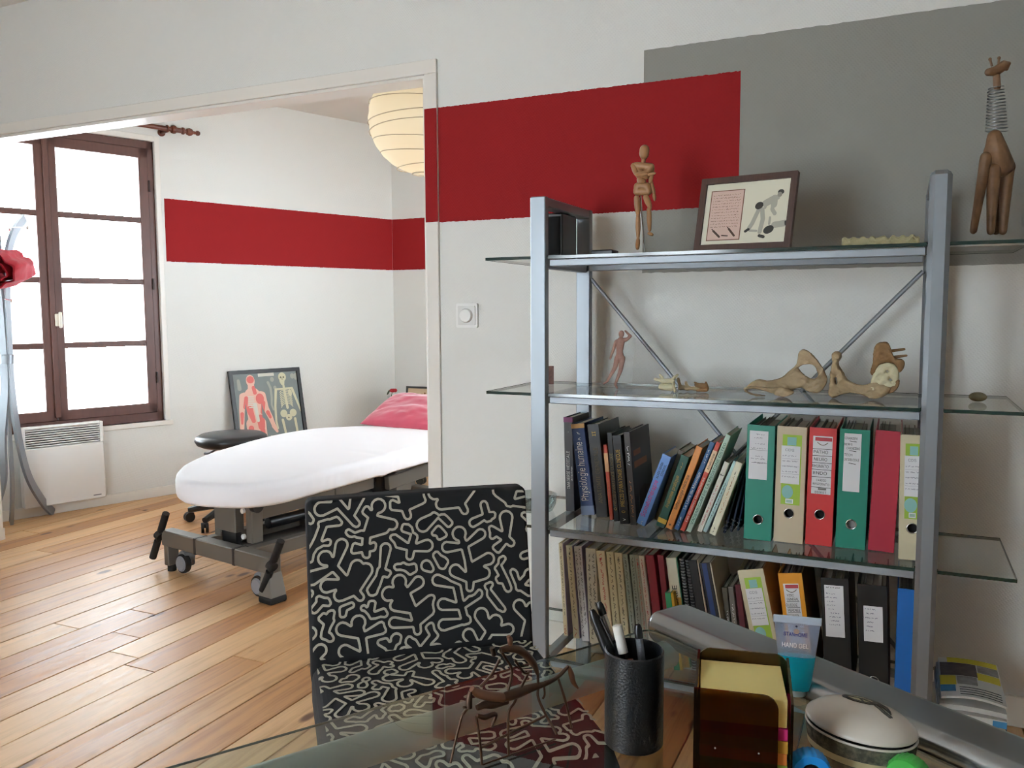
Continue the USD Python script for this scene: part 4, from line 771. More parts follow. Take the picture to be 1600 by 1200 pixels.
book('book', 'dark green leaning book with gold lettering and a small yellow label', 3, 2.35, (1025, 813), (1039.5, 817), (1064, 714.5), .15, cloth('114C3C', .4), None, bands=[(.88, .945, cloth('C9A63C'))], words=[('Anatomie pratique', .5, .45, .4, GOLD), (None, .14, .1, .2, GOLD)])
book('book', 'orange leaning book with black lettering between the green and the blue one', 3, 2.345, (1040, 816.5), (1051, 820), (1088, 700), .15, cloth('D88B3F', .4), None, words=[('Réflexologie médicale', .55, .42, .45, INKK), ('*', .95, .03, .6, INKK)])
book('book', 'dark blue leaning book with white lettering next to the orange one', 3, 2.345, (1053, 818.6), (1061.4, 820.8), (1109.6, 692.6), .16, cloth('17507F', .4), None, words=[('Le Livre du Massage', .55, .42, .5, INKW), (None, .15, .16, .4, INKW), (None, .9, .1, .4, INKW)])
book('book', 'red leaning book with a cream band near its top', 3, 2.34, (1063, 820), (1070.6, 823), (1119.5, 693), .16, cloth('BE4430', .4), None, bands=[(.09, .33, cloth('E0BE97'))], words=[('Les Chaines Musculaires', .64, .5, .45, INKW), ('Anatomie', .21, .18, .45, INKK)])
book('book', 'pale green leaning book with dark green capitals, tallest of the leaning books', 3, 2.335, (1072, 820.8), (1080.6, 823.6), (1134.4, 681), .18, cloth('A9C0AE', .45), None, words=[("VADEMECUM DE LA MEDECINE OSTEO", .5, .84, .5, pm('ink_green', '2F5A4A', .6))])
book('book', 'white leaning book with small reddish print behind the pale green one', 3, 2.35, (1089, 820.8), (1097.6, 822), (1132, 723.7), .14, cloth('D6D2C4', .5), None, words=[(None, .6, .6, .4, INKR), ('f', .18, .03, .7, INKK)])
book('book', 'thin pale blue green leaning book next to the small white one', 3, 2.355, (1098, 821), (1105, 822), (1146, 722), .14, cloth('A5C0BE', .5), None, words=[(None, .55, .5, .4, INKK)])
book('book', 'cream leaning book at the right, against the first teal binder', 3, 2.33, (1108, 824), (1119.5, 828.6), (1150, 724), .15, cloth('D9D6BA', .5), None, words=[(None, .45, .5, .3, INKO), (None, .25, .25, .25, INKK), (None, .93, .08, .3, INKK)])
WIRE = pm('coil_wire', 'C7CACD', .3, .9)
for i, (q, r, s_) in enumerate((((1125, 823), (1132, 824), (1160, 715)), ((1136, 818.5), (1143, 819), (1166, 705)), ((1147, 817), (1153, 817.5), (1170, 702)))):
    book('notebook', ('navy coil bound notebook nearest the cream book, one of three', 'navy coil bound notebook between its two like neighbours', 'navy coil bound notebook touching the first teal binder')[i], 3, 2.37 + .02 * i, q, r, s_, .15, cloth('172B42', .5), None, cat_='notebook', side=lambda t, w, h, d: [obj('coil_ring', torus(.006, .0012, (w / 2, -.002, .012 + .012 * k_), (0, 12, 0), 14, 6), WIRE, t) for k_ in range(3)])

HOLE = pm('finger_hole', '0D0D0D', .8); PAPERW = pm('label_paper', 'DCDCDE', .7); LIME, SKY_ = pm('label_lime', '98B83F', .6), pm('label_sky', '86B9B3', .6)
CARD = pm('grey_board', '7F7A72', .8, var=.2, vscale=80)
def binder(label, shelf, Y, bl, br, tl, hexc, lab=None, hole=.78, ring_open=False, side_hex=None, hole_r=.0125, depth=.262, seed=0):
    z0 = ZS[shelf]; X0, X1, P = aty(*bl, Y)[0], aty(*br, Y)[0], aty(*tl, Y)
    th0 = math.atan2(P[0] - X0, P[2] - z0); w = (X1 - X0) * math.cos(th0); h = .318 if shelf == 3 else min(.318, math.hypot(P[0] - X0, P[2] - z0))
    t = thing('binder', label, 'binder', (X0, Y, z0 + max(w * math.sin(th0), 0) + .0004), rot=(0, math.degrees(th0), 0))
    cv = pm('binder_' + hexc, hexc, .42, var=.05, vscale=10); c = .003
    hz_ = h * (1 - hole) if hole else None
    sp_ = rrect(w - .002, h, .001, (w / 2, h / 2))
    if hole: sp_ = sp_.difference(sg.Point(w / 2, hz_).buffer(hole_r, quad_segs=8))
    obj('spine', T(ext(sp_, .003), (0, .003, 0), (90, 0, 0)), cv, t)
    for x in (0, w - c): obj('cover', bx(x, x + c, .002, depth, 0, h, .001), cv if side_hex is None or x == 0 else pm('binder_' + side_hex, side_hex, .6), t)
    R = random.Random(seed + 5)
    obj('papers', bx(c + .004, w - c - .012, .02, depth - .03, .012, h - .012, 0), GREYP, t, False)
    for i in range(4):
        x = c + .006 + i * (w - .03) / 4; obj('divider', T(bx(0, .001, 0, depth - .06, 0, h - .012, 0), (x, .03, .008), (0, R.uniform(-1, 2), 0)), CARD, t, False)
    if hole:
        obj('hole_ring', T(torus(hole_r, .0016, n=28), (w / 2, -.0005, hz_), (90, 0, 0)), CHROME, t, 60)
        obj('hole_lining', T(lathe([(0, 0), (hole_r, 0), (hole_r, .0145), (hole_r - .001, .0145), (hole_r - .001, .001), (0, .001)], 24), (w / 2, .0165, hz_), (90, 0, 0)), pm('hole_grey', '8B8886', .6) if ring_open else HOLE, t)
    if lab: lab(t, w, h)
    return t
def plate(t, w, h, u0, u1, v0, v1, mat, name='label', k=0): return obj(name, T(ext(sg.box(w * u0, h * (1 - v1), w * u1, h * (1 - v0)), .0004), (0, -.0004 * (k + 1) + .0004, 0), (90, 0, 0)), mat, t, False)
def line(t, w, h, s, u, v, hh, mat=INKK, width=None, seed=1, k=1):
    if s is None: g_ = strokes(scribble(w * width, h * hh, seed), max(h * hh * .085, .00042))
    else:
        g_ = text(s, h * hh, .0004)
        if width: g_.apply_scale((w * width / g_.extents[0], 1, 1))
    obj('lettering', up_front(g_, (w * u, -.0004 * (k + 1), h * (1 - v))), mat, t, False)
def rule(t, w, h, u0, u1, v, r=.0004, mat=INKK): obj('ruled_line', up_front(strokes([[(-w * (u1 - u0) / 2, 0), (w * (u1 - u0) / 2, 0)]], r), (w * (u0 + u1) / 2, -.0009, h * (1 - v))), mat, t, False)
def scr(t, w, h, u, v, width, hh, seed, mat=None): line(t, w, h, None, u, v, hh, mat or pm('ink_pencil', '83838B', .7), width, seed)
def lab_teal1(t, w, h):
    plate(t, w, h, .1, .76, .05, .47, PAPERW)
    for i, (v, wd) in enumerate(((.08, .3), (.11, .3), (.16, .35), (.20, .5), (.27, .3), (.29, .5), (.325, .4))): scr(t, w, h, .42 if i % 2 else .48, v, wd, .013, 30 + i)
    rule(t, w, h, .12, .74, .215, .00025); rule(t, w, h, .2, .74, .325, .0004)
def lab_beige(t, w, h, title='CDS'):
    plate(t, w, h, .2, .84, .07, .67, LIME); plate(t, w, h, .36, .66, .09, .16, SKY_, 'label_art', 1)
    plate(t, w, h, .17, .8, .165, .49, PAPERW, 'label_paper', 1)
    obj('label_art', up_front(ext(affinity.scale(sg.Point(0, 0).buffer(.0145), 1, 1.25), .0004), (w * .42, -.0008, h * .44)), SKY_, t, False)
    plate(t, w, h, .36, .62, .62, .66, PAPERW, 'barcode_strip', 1); plate(t, w, h, .39, .59, .628, .652, pm('label_grey', '9DB7A8', .6), 'barcode', 2)
    line(t, w, h, title, .45, .2, .022, pm('ink_pencil', '83838B', .7), .3, k=2)
    for i in range(5): scr(t, w, h, .47, .25 + .045 * i, .5, .012, 50 + i)
    for i in range(3): rule(t, w, h, .2, .78, .275 + .065 * i, .0002, pm('ink_pencil', '83838B', .7))
def logo(t, w, h, u0, u1, v):
    plate(t, w, h, u0 + .08, u1 - .02, v, v + .03, pm('logo_red', 'B5444B', .6), 'logo', 1)
    obj('logo_swoosh', up_front(strokes([[(x, .006 * (x / .012) ** 2 - .003) for x in np.linspace(-.013, .013, 12)]], .0008), (w * (u0 + u1) / 2, -.0009, h * (1 - v - .055))), pm('ink_brown', '5C4A32', .6), t, False)
def lab_red(t, w, h):
    plate(t, w, h, .15, .86, .07, .56, PAPERW); logo(t, w, h, .15, .86, .08)
    for i, s in enumerate(('PATHO', 'NEURO', 'RHUMATO', 'ENDO', 'CARDIO', 'RESPIRATO', 'DIGEST')): line(t, w, h, s, .45 if i < 4 else .5, (.203, .265, .323, .382, .442, .475, .545)[i], .026 if i < 4 else .019, INKK, (.52, .48, .6, .5, .36, .6, .42)[i])
    for v in (.178, .235, .295, .352, .415, .503): rule(t, w, h, .15, .86, v, .0006)
    plate(t, w, h, .4, .7, .508, .525, pm('ink_smudge', '7D7A76', .7), 'crossed_out', 1)
def lab_teal2(t, w, h):
    plate(t, w, h, .16, .72, .035, .52, PAPERW)
    for s, u, v, wd in (('CRANIEN', .38, .075, .4), ('NERFS', .3, .125, .26), ('CRANIENS', .46, .158, .44), ('TECH', .31, .213, .26), ('INTERBUCCALE', .43, .253, .48)): line(t, w, h, s, u, v, .02, INKK, wd)
    for v in (.1, .18, .285): obj('underline', up_front(strokes([[(-w * .11, .001), (w * .11, -.001)]], .0007), (w * .45, -.0009, h * (1 - v))), INKK, t, False)
def lab_orange(t, w, h):
    plate(t, w, h, .17, .8, .09, .62, PAPERW); logo(t, w, h, .17, .8, .1)
    for i, (s, v) in enumerate((('VISC', .19), ('GENERAL', .225), ('CUISSE', .275), ('PERINEE', .32), ('PETIT BASSIN', .365), ('FASCIA', .425), ('THORACIQUE', .455))):
        line(t, w, h, s, .42 if i % 2 == 0 else .5, v, .022, INKK, .28 if len(s) < 6 else .48); 
        if i: rule(t, w, h, .25, .75, v + .02, .0007)
def lab_black1(t, w, h):
    plate(t, w, h, .12, .8, .06, .5, PAPERW); line(t, w, h, None, .44, .078, .014, INKK, .5, 71)
    for i in range(9): scr(t, w, h, .34 if i < 5 else .47, .13 + .033 * i, (.3, .45, .25, .3, .2, .3, .4, .3, .4)[i], .011, 80 + i, pm('ink_violet', '5F5C78', .7))
def lab_black2(t, w, h):
    plate(t, w, h, .2, .84, .175, .47, PAPERW)
    for i in range(6): scr(t, w, h, .42, .2 + .036 * i, (.35, .25, .5, .2, .25, .3)[i], .012, 95 + i, pm('ink_violet', '5F5C78', .7))
def lab_blue(t, w, h):
    plate(t, w, h, .62, .98, .08, .55, PAPERW)
    for i in range(7): line(t, w, h, 'TRHLBS5'[i], .7, .16 + .055 * i, .016, INKK, .1, k=1)
    plate(t, w, h, .7, .8, .1, .12, INKO, 'mark', 1)
BY = 2.335
binder('teal lever arch binder with a handwritten white label, first binder on the third shelf', 3, BY, (1161.5, 844.4), (1205, 845.5), (1167.7, 663.7), '13806B', lab_teal1, .82, seed=1)
binder('beige binder with a lime green label between the teal and the bright red binder', 3, BY + .005, (1208, 848.8), (1254.4, 850), (1214.5, 666.6), 'C3B396', lab_beige, .745, seed=2)
binder('bright red binder with a ruled white label headed PATHO on the third shelf', 3, BY + .01, (1257.5, 850), (1300, 851), (1265, 668), 'C62B2C', lab_red, .735, seed=3)
binder('teal binder with a label headed CRANIEN, between the bright red and the crimson binder', 3, BY + .012, (1304.7, 853), (1352, 855.6), (1312.6, 668), '0F7D67', lab_teal2, .795, True, seed=4)
binder('plain crimson binder without a label on the third shelf', 3, BY + .015, (1356, 854.7), (1397, 858), (1368.6, 668), 'A92339', None, None, seed=5)
binder('beige binder partly behind the right post on the third shelf', 3, BY - .035, (1403.5, 868), (1446, 870), (1407, 677), 'C9BF9F', lab_beige, .745, depth=.262, seed=6)

# fourth shelf
def zb(px, py): return (px, py)
N4 = 'thesis booklets on the lowest shelf'
CREAM, LAV = cloth('D8CFAE', .6), cloth('A79DB4', .6)
nbs = [((881, 996), (887.6, 996), (872.5, 849), 'D9CDA6', 'cream booklet with a black handwritten spine, first at the left end of the lowest shelf', INKK), ((896, 997), (906, 1000), (884, 852.7), 'D8D0B0', 'cream booklet standing second from the left end of the lowest shelf', INKK), ((909, 1001), (921, 1002), (896.5, 854), 'D3D1CE', 'white booklet with two lines of handwriting on its spine', INKK),
       ((921.5, 1002), (938, 1003), (914.5, 857), 'B3A88F', 'taupe booklet with heavy black writing on its spine', INKK), ((946, 1003), (960, 1004), (931, 861), 'D8C5A0', 'cream orange booklet with red writing on its spine', INKR), ((961, 1004), (973, 1005), (947, 862.6), 'D8CFA8', 'cream booklet just right of the red lettered one', INKK), ((974, 1005), (986, 1005), (960, 864), 'D6CEAB', 'cream booklet just left of the grey green booklets', INKK),
       ((989, 1005), (998, 1006), (972, 866), '9DA89A', 'grey green booklet, left of three alike', INKK), ((999, 1006), (1008, 1006), (983, 867), '97A296', 'grey green booklet, middle of three alike', INKK), ((1008.5, 1006), (1017, 1006), (991, 867.5), 'A5A898', 'grey booklet with a red mark, right of three alike', INKR), ((1017.5, 1006), (1026, 1007), (998, 869), 'DAD3C8', 'white booklet with red writing, left of the red books', INKR)]
for i, (bl_, br_, tl_, hx, lb, ink) in enumerate(nbs):
    Yb = 2.41 - .008 * i
    wd = [(None, .42, .72, .36, ink, .5, 200 + i), (None, .06, .07, .36, ink, .5, 300 + i)] if i != 2 and i != 3 else [(None, .5, .9, .3, ink, .3, 200 + i), (None, .42, .8, .3, ink, .75, 230 + i)]
    if i < 2: wd.append((None, .93, .1, .5, INKR, .5, 400 + i))
    book('booklet', lb, 4, Yb, bl_, br_, tl_, .18, cloth(hx, .6), N4 if False else None, words=wd, pages=GREYP, cat_='booklet', side=(lambda t, w, h, d: obj('back_cover', bx(w, w + .0012, .0, d, 0, h, 0), LAV, t)) if i < 3 else None)
book('book', 'red clothbound book, left of two on the lowest shelf', 4, 2.33, (1029, 1007), (1043, 1008), (1008, 868), .19, cloth('8E2030'), None, pages=GREYP)
book('book', 'darker red clothbound book, right of two on the lowest shelf', 4, 2.335, (1045, 1008), (1055, 1008), (1027, 868), .19, cloth('7E1C2C'), None, pages=GREYP)
book('book', 'white and yellow medical dictionary with a green edge on the lowest shelf', 4, 2.325, (1062, 1009), (1079, 1010), (1040, 872), .19, cloth('D5D0B8'), None, bands=[(.36, 1, cloth('B4883A'))], words=[('MEDICALE', .45, .4, .45, INKK)], side=lambda t, w, h, d: obj('back_cover', bx(w, w + .003, .0, d, 0, h, .0005), cloth('1F6B4C'), t))
book('booklet', 'small green and yellow booklet in front of the red books', 4, 2.30, (1049, 1015), (1062, 1015), (1034, 926), .10, cloth('2C8A5E'), None, bands=[], cat_='booklet', side=lambda t, w, h, d: obj('back_cover', bx(w, w + .008, .0, d, 0, h, .0005), cloth('C39A2E'), t))
book('notebook', 'black ring bound notebook with white rings, left of two', 4, 2.33, (1082, 1010), (1090, 1010), (1061, 873), .19, cloth('1B1B1D'), None, cat_='notebook', spiral=pm('white_plastic_ring', 'D6D6D6', .5))
book('notebook', 'black ring bound notebook with grey rings, right of two', 4, 2.34, (1092, 1010), (1100, 1010), (1069, 875), .19, cloth('1B1B1D'), None, cat_='notebook', spiral=pm('grey_plastic_ring', '8F9090', .5))
book('book', 'black bound book with a cream right edge on the lowest shelf', 4, 2.33, (1102, 1011), (1118, 1012), (1073, 876), .20, cloth('0C0D0E'), None, side=lambda t, w, h, d: obj('back_cover', bx(w, w + .004, .0, d, 0, h, .0005), cloth('B8A894'), t))
book('book', 'black and dark blue bound book with a pale twisted edge on the lowest shelf', 4, 2.33, (1124, 1012), (1142, 1013), (1092, 881), .20, cloth('0C0D11'), None, bands=[], side=lambda t, w, h, d: [obj('spine_strip', bx(w * .25, w * .7, -.0006, .002, 0, h, 0), cloth('1E3768'), t), obj('back_cover', bx(w, w + .004, .0, d, 0, h, .0005), cloth('B9AF9A'), t)])
book('book', 'small olive grey book in the gap beside the beige binder', 4, 2.36, (1143, 1008), (1152, 1008), (1127, 918), .14, cloth('5C574A'), None, words=[(None, .5, .5, .4, INKW)])
book('book', 'small mid grey book in the gap beside the beige binder', 4, 2.355, (1153, 1009), (1162, 1009), (1137, 917), .14, cloth('726C62'), None, words=[(None, .5, .6, .4, INKW)])
book('book', 'small burgundy book leaning on the beige binder of the lowest shelf', 4, 2.35, (1165, 1010), (1175, 1010), (1148, 914), .14, cloth('5A1B26'), None)
binder('beige binder with a lime green label leaning left on the lowest shelf', 4, 2.31, (1188, 1021), (1231, 1022), (1151, 887), 'C6BD9C', lab_beige, None, side_hex='A9834F', seed=7)
binder('orange yellow binder with a ruled white label behind the gel tube', 4, 2.32, (1238, 1040), (1277, 1041), (1215, 896), 'DB9320', lab_orange, None, side_hex='6E4E1E', seed=8)
binder('black binder with a long white label, left of two black binders', 4, 2.32, (1290, 1046), (1334, 1048), (1282, 902.6), '0E0F10', lab_black1, .79, hole_r=.0125, seed=9)
binder('black binder with a shorter white label, right of two black binders', 4, 2.30, (1344, 1058), (1391, 1060), (1339, 911), '0F1011', lab_black2, .80, hole_r=.0125, seed=10)
binder('bright blue binder with a lettered white label beside the right post on the lowest shelf', 4, 2.31, (1398, 1060), (1440, 1062), (1402.7, 919), '1C69B8', lab_blue, None, seed=11)
# ================================================================ desk, chair and the things on the desk
TC, E1, E2 = np.array([-.315, 1.165]), np.array([.52, .854]), np.array([.854, -.52])     # far corner and the two edge directions
TZ_, TL, TD = .74, 1.62, .80
DA = math.degrees(math.atan2(E2[1], E2[0]))
dk_ = thing('glass_desk', 'glass desk with satin aluminium end beams in the foreground', 'desk', (TC[0], TC[1], 0), DA)   # local x across, y towards the far end
DG = pane_mat('desk_glass', (.86, .915, .885), 1.62)
ALU = pm('satin_aluminium', 'A2A7A9', .22, 1.0); ALUT = pm('desk_rail_paint', 'A9ADAA', .4, .5)
dg = obj('glass_top', T(ext(rrect(TD, TL - .02, .012, (TD / 2, -TL / 2)), .0092), (0, 0, TZ_ - .010)), DG, dk_, False)
oe = rrect(TD, TL - .02, .012, (TD / 2, -TL / 2))
obj('glass_edge', T(ext(oe.difference(oe.buffer(-.0012)), .0022), (0, 0, TZ_ - .0032)), pm('desk_glass_edge', '3A3B2E', .15), dg, False)
def beam(y):
    pr = list(rrect(.088, .046, .0195).exterior.coords)[:-1][::-1]
    a = np.array(pr); m = tube([(-.012, y, TZ_ - .004), (-.008, y, TZ_ - .004), (0, y, TZ_ - .004), (TD, y, TZ_ - .004), (TD + .012, y, TZ_ - .004)], [.8, .93, 1, 1, .82], prof=a[:, ::-1], up=(0, 0, 1.))
    return m
for y in (.036, -TL - .016):
    obj('end_beam', beam(y), ALU, dk_, 30)
    obj('leg_column', lathe([(0, .03), (.03, .03), (.03, TZ_ - .03), (0, TZ_ - .03)], 24).apply_translation((.24 + .12, y, 0)), ALUT, dk_)
    obj('foot_bar', rbox(.62, .07, .03, .012, (.36, y, .016), 1), ALUT, dk_)
for x in (.032, TD - .032):
    obj('under_rail', tube([(x, -TL + .0, TZ_ - .030), (x, .0, TZ_ - .030)], .019, 16), ALUT, dk_)

# patterned chair
CO, CA = (-.915, 1.52), 41.2
pc_ = thing('patterned_chair', 'black upholstered chair with a white looping leaf pattern behind the glass desk', 'chair', (CO[0], CO[1], 0), CA)
BLK = pm('black_upholstery', '0B0C10', .9, bump=.35, bscale=500); CRM = pm('cream_print', 'ABA595', .9, bump=.3, bscale=600)
CW, SZ, BT = .49, .465, .799
def backsurf(x, z): # front face of the backrest (local y)
    return .050 * (z - SZ) / (BT - SZ) * 1.1 + .010 * (1 - (2 * x / CW) ** 2) * 1.0
def panel(poly, th, surf, n=.012):
    m = ext(poly, th); m = m.subdivide_to_size(n); return m
bk = rbox(CW, .055, BT - SZ + .05, .014, (0, .0275 + .012, (SZ + BT) / 2 - .025), 2); bk = bk.subdivide_to_size(.03)
v = bk.vertices; v[:, 1] += np.array([backsurf(a, b) - .012 for a, b in zip(v[:, 0], v[:, 2])])
v[:, 0] *= 1 + .0 * v[:, 2]
bko = obj('backrest', bk, BLK, pc_, 50)
def plants(w, h, seed, q=1.5):
    """Outlined lobed sprigs, packed so that they never overlap, as thin closed lines (drawn small, then scaled up by q)."""
    W, H = w / q, h / q; R = random.Random(seed); done = []; lines = []
    cand = [(x, y) for y in np.arange(.0, H + .02, .056) for x in np.arange(-W / 2, W / 2 + .03, .074)]; R.shuffle(cand)
    nb_ = len(cand); cand += [(R.uniform(-W / 2, W / 2), R.uniform(0, H)) for _ in range(int(9000 * W * H))]
    for n_, (cx, cy) in enumerate(cand):
        big = n_ < nb_; a = math.radians(R.uniform(40, 140) if big else R.uniform(0, 360))
        L = R.uniform(.07, .10) if big else R.uniform(.022, .05); p = np.array([cx + R.uniform(-.012, .012), cy - L * .4]); sp = []; bend = R.uniform(-10, 10)
        for k in range(9): sp.append(p.copy()); p = p + np.array([math.cos(a), math.sin(a)]) * L / 8; a += bend * L / 8
        sp = np.array(sp); sh_ = [sg.LineString(sp).buffer(.0062, quad_segs=3)]; nl = 3 if big else 1
        for k in range(nl):
            i = int((k + .5) / nl * 7.4); d = sp[i + 1] - sp[i]; d /= np.linalg.norm(d)
            for s in (-1, 1):
                if R.random() < .08: continue
                th = math.radians(R.uniform(50, 85)) * s; v_ = np.array([d[0] * math.cos(th) - d[1] * math.sin(th), d[0] * math.sin(th) + d[1] * math.cos(th)]); l = R.uniform(.022, .034) * (1 if big else .75)
                sh_.append(ops.unary_union([sg.Point(sp[i]).buffer(.0045, quad_segs=3), sg.Point(sp[i] + v_ * l).buffer(R.uniform(.0082, .0112) * (1 if big else .85), quad_segs=5)]).convex_hull)
        sh_.append(sg.Point(sp[-1]).buffer(.011 if big else .009, quad_segs=5))
        S = ops.unary_union(sh_); near_ = [g for g in done if g.distance(S) < .007]
        if near_: S = S.difference(ops.unary_union(near_).buffer(.0052, quad_segs=4))
        S = S.buffer(-.0048, quad_segs=4).buffer(.0048, quad_segs=4)
        if S.is_empty: continue
        g = max(getattr(S, 'geoms', [S]), key=lambda t: t.area)
        if g.area < .00028: continue
        done.append(g); lines.append(g.buffer(-.001).simplify(.0004))
    out = ops.unary_union([l.exterior.buffer(.0017, quad_segs=2) for l in lines if l.geom_type == 'Polygon'])
    return affinity.scale(out, q, q, origin=(0, 0)).intersection(sg.box(-w / 2, 0, w / 2, h))
pat = plants(CW - .004, BT - SZ - .004, 11).intersection(rrect(CW - .010, BT - SZ - .008, .016, (0, (BT - SZ) / 2)))
m = ext(pat, .0009); v = m.vertices.copy(); m.vertices = np.column_stack([v[:, 0], np.array([backsurf(a, b + SZ) for a, b in zip(v[:, 0], v[:, 1])]) - .0004 - v[:, 2], v[:, 1] + SZ + .002]); m.invert() if m.volume < 0 else None
tag(obj('leaf_print', m, CRM, bko, False), kind='stuff')
SD = .50
def seatsurf(y): t = np.clip((-y - (SD - .07)) / .07, 0, 1); return SZ - .038 * t ** 2
st_ = rbox(CW, SD + .02, .10, .03, (0, -SD / 2 + .0, SZ - .05), 2).subdivide_to_size(.04); v = st_.vertices
up_ = v[:, 2] > SZ - .06; v[up_, 2] += np.array([seatsurf(y) - SZ for y in v[up_, 1]])
sto = obj('seat', st_, BLK, pc_, 50)
pat2 = plants(CW - .02, SD - .02, 23).intersection(rrect(CW - .022, SD - .012, .02, (0, SD / 2)))
m = ext(pat2, .0009); v = m.vertices.copy(); m.vertices = np.column_stack([v[:, 0], -v[:, 1] - .002, np.array([seatsurf(-b) for b in v[:, 1]]) + .0004 + v[:, 2]]); m.invert() if m.volume < 0 else None
tag(obj('leaf_print', m, CRM, sto, False), kind='stuff')
for sx in (-1, 1):
    for y in (-SD + .05, -.02): obj('leg', rod((sx * (CW / 2 - .04), y, .0), (sx * (CW / 2 - .045), y, SZ - .095), .014, 12), BLACKM, pc_)

# pen cup and pens
DZ = TZ_ + .0008
cu = atz(990, 1160, TZ_); cup_ = thing('pen_cup', 'black textured cylindrical pen cup on the glass desk', 'pen cup', (cu[0], cu[1], DZ))
CUPM = pm('black_leathercloth', '15171B', .35, bump=.55, bscale=420, bdist=.0012)
obj('body', lathe([(0, 0), (.0295, 0), (.031, .0015), (.0312, .101), (.0298, .1025), (.0288, .101), (.0288, .004), (0, .004)], 48), CUPM, cup_, 40)
obj('rim', T(torus(.0302, .0009, n=48), (0, 0, .0995)), BLACKP, cup_)
PENB, INKTUBE = pm('pen_black', '121315', .25), pm('pen_refill', '5A5A66', .4); CLEARP = usdkit.material(stage, '/World/Looks/clear_plastic', {'t': ('transparent_bsdf', dict(color=(.95, .96, .97))), 'p': ('principled_bsdf', dict(base_color=lin('B4B8C2'), roughness=.2)), 'm': ('mix_closure', dict(fac=.38))}, [('t.BSDF', 'm.closure1'), ('p.BSDF', 'm.closure2')], surface='m.closure')
def pen(name, label, tip, dY, bottom, kind):
    a = np.array([cu[0] + bottom[0], cu[1] + bottom[1], DZ + .0105]); b = aty(tip[0], tip[1], cu[1] + dY); L = np.linalg.norm(b - a); d = (b - a) / L
    t = thing(name, label, 'pencil' if kind == 'pencil' else 'pen', a)
    def at(s): return d * s
    if kind == 'pencil':
        obj('barrel', tube([at(0), at(L - .03)], .0048, 6), PENB, t); obj('ferrule', tube([at(L - .03), at(L - .010)], .0053, 14), pm('white_ferrule', 'D8D4CE', .35), t); obj('eraser', tube([at(L - .010), at(L - .001), at(L)], [.0055, .0055, .004], 14), pm('eraser_white', 'D9D3CB', .7), t)
    elif kind == 'bic':
        obj('barrel', tube([at(0), at(L - .012)], .0042, 6), CLEARP, t); obj('refill', tube([at(0), at(L - .01)], .0011, 8), INKTUBE, t); obj('plug', tube([at(L - .014), at(L - .004), at(L)], [.0044, .0044, .003], 12), PENB, t)
    else:
        obj('barrel', tube([at(0), at(L - .05)], .0052, 14), PENB, t); obj('cap', tube([at(L - .05), at(L - .01), at(L)], [.0062, .0058, .003], 14), PENB, t)
        n = np.cross(d, [0, 1, 0]); n /= np.linalg.norm(n); obj('clip', tube([at(L - .012) - n * .0065, at(L - .045) - n * .0085], .0014, 6), PENB, t)
        obj('clip_ball', T(trimesh.creation.icosphere(2, .004), at(L - .052) - np.array([0, .006, 0])), CHROME, t)
pen('pen', 'black capped pen leaning furthest left in the pen cup', (924, 953), .006, (.012, -.004), 'cap')
pen('pen', 'clear ballpoint pen with a dark plug leaning left in the pen cup', (935, 941), .018, (.010, .010), 'bic')
pen('pencil', 'black pencil with a white eraser end in the pen cup', (964, 976), .0, (.014, -.013), 'pencil')
pen('pen', 'clear ballpoint pen standing upright at the right of the pen cup', (996, 976), .012, (.016, .008), 'bic')
pen('pen', 'short black pen with a silver ring at the front of the pen cup', (985, 1030), -.016, (.006, -.018), 'cap')

# copper wire insect
mo = atz(752, 1198, TZ_); MD = np.array([.53, .848, 0]); MN = np.array([.848, -.53, 0])
COP = pm('bronze_wire', '5C473A', .4, .7, var=.25, vscale=60); COPB = pm('polished_copper', '94705F', .3, .85)
mt_ = thing('wire_insect', 'bronze wire insect sculpture standing on the glass desk in front of the patterned chair', 'sculpture', (mo[0], mo[1], DZ))
def ip(px, py, off=0):
    r = _ray(px, py); o = np.array([mo[0], mo[1], 0]) + MN * off; t = ((o - EYE) @ MN) / (r @ MN); return EYE + r * t - np.array([mo[0], mo[1], DZ])
def wire(name, pts, r, mat=COP, n=5):
    P = np.array([ip(*p) for p in pts]); P[:, 2] = np.maximum(P[:, 2], r if np.isscalar(r) else np.min(r))
    S = smooth_path(P, n); rr = r if np.isscalar(r) else np.interp(np.linspace(0, 1, len(S)), np.linspace(0, 1, len(r)), r); obj(name, tube(S, rr, 8), mat, mt_, 60)
wire('body', [(737, 1076), (747, 1083), (767, 1088), (786, 1090)], [.0032, .0048, .0052, .005], COPB)
wire('abdomen', [(786, 1090), (804, 1084), (829, 1075), (850, 1069)], [.005, .0058, .0045, .003])
wire('tail', [(850, 1069), (870, 1059), (888, 1041)], [.003, .0022, .002])
wire('tail_wing', [(889, 1042), (893, 1054), (896, 1066), (903, 1075)], [.002, .0034, .0028, .0012], COPB)
wire('thorax', [(745, 1106), (757, 1101), (769, 1101), (793, 1096)], [.003, .0042, .0045, .003])
wire('head', [(735, 1080), (733, 1093), (733, 1106)], [.0022, .0034, .0036]); wire('antenna', [(734, 1106), (724, 1105)], .0013); wire('jaw', [(730, 1107), (722, 1117)], .0016)
wire('front_leg', [(722, 1117), (713, 1152), (704, 1192)], .0013); wire('front_leg', [(744, 1119), (750, 1160), (753, 1197)], .0014)
wire('middle_leg', [(827, 1049), (816, 1070), (804, 1097), (795, 1112), (794, 1150), (795, 1186)], .0015)
wire('raised_head', [(772, 1024), (769, 1012)], [.0025, .003]); wire('raised_head', [(794, 994), (797, 1000), (797, 1010)], [.002, .0034, .0022], COPB)
wire('neck_arch', [(782, 1016), (797, 1013), (815, 1018), (833, 1036), (840, 1053)], [.003, .0042, .0045, .004, .002])
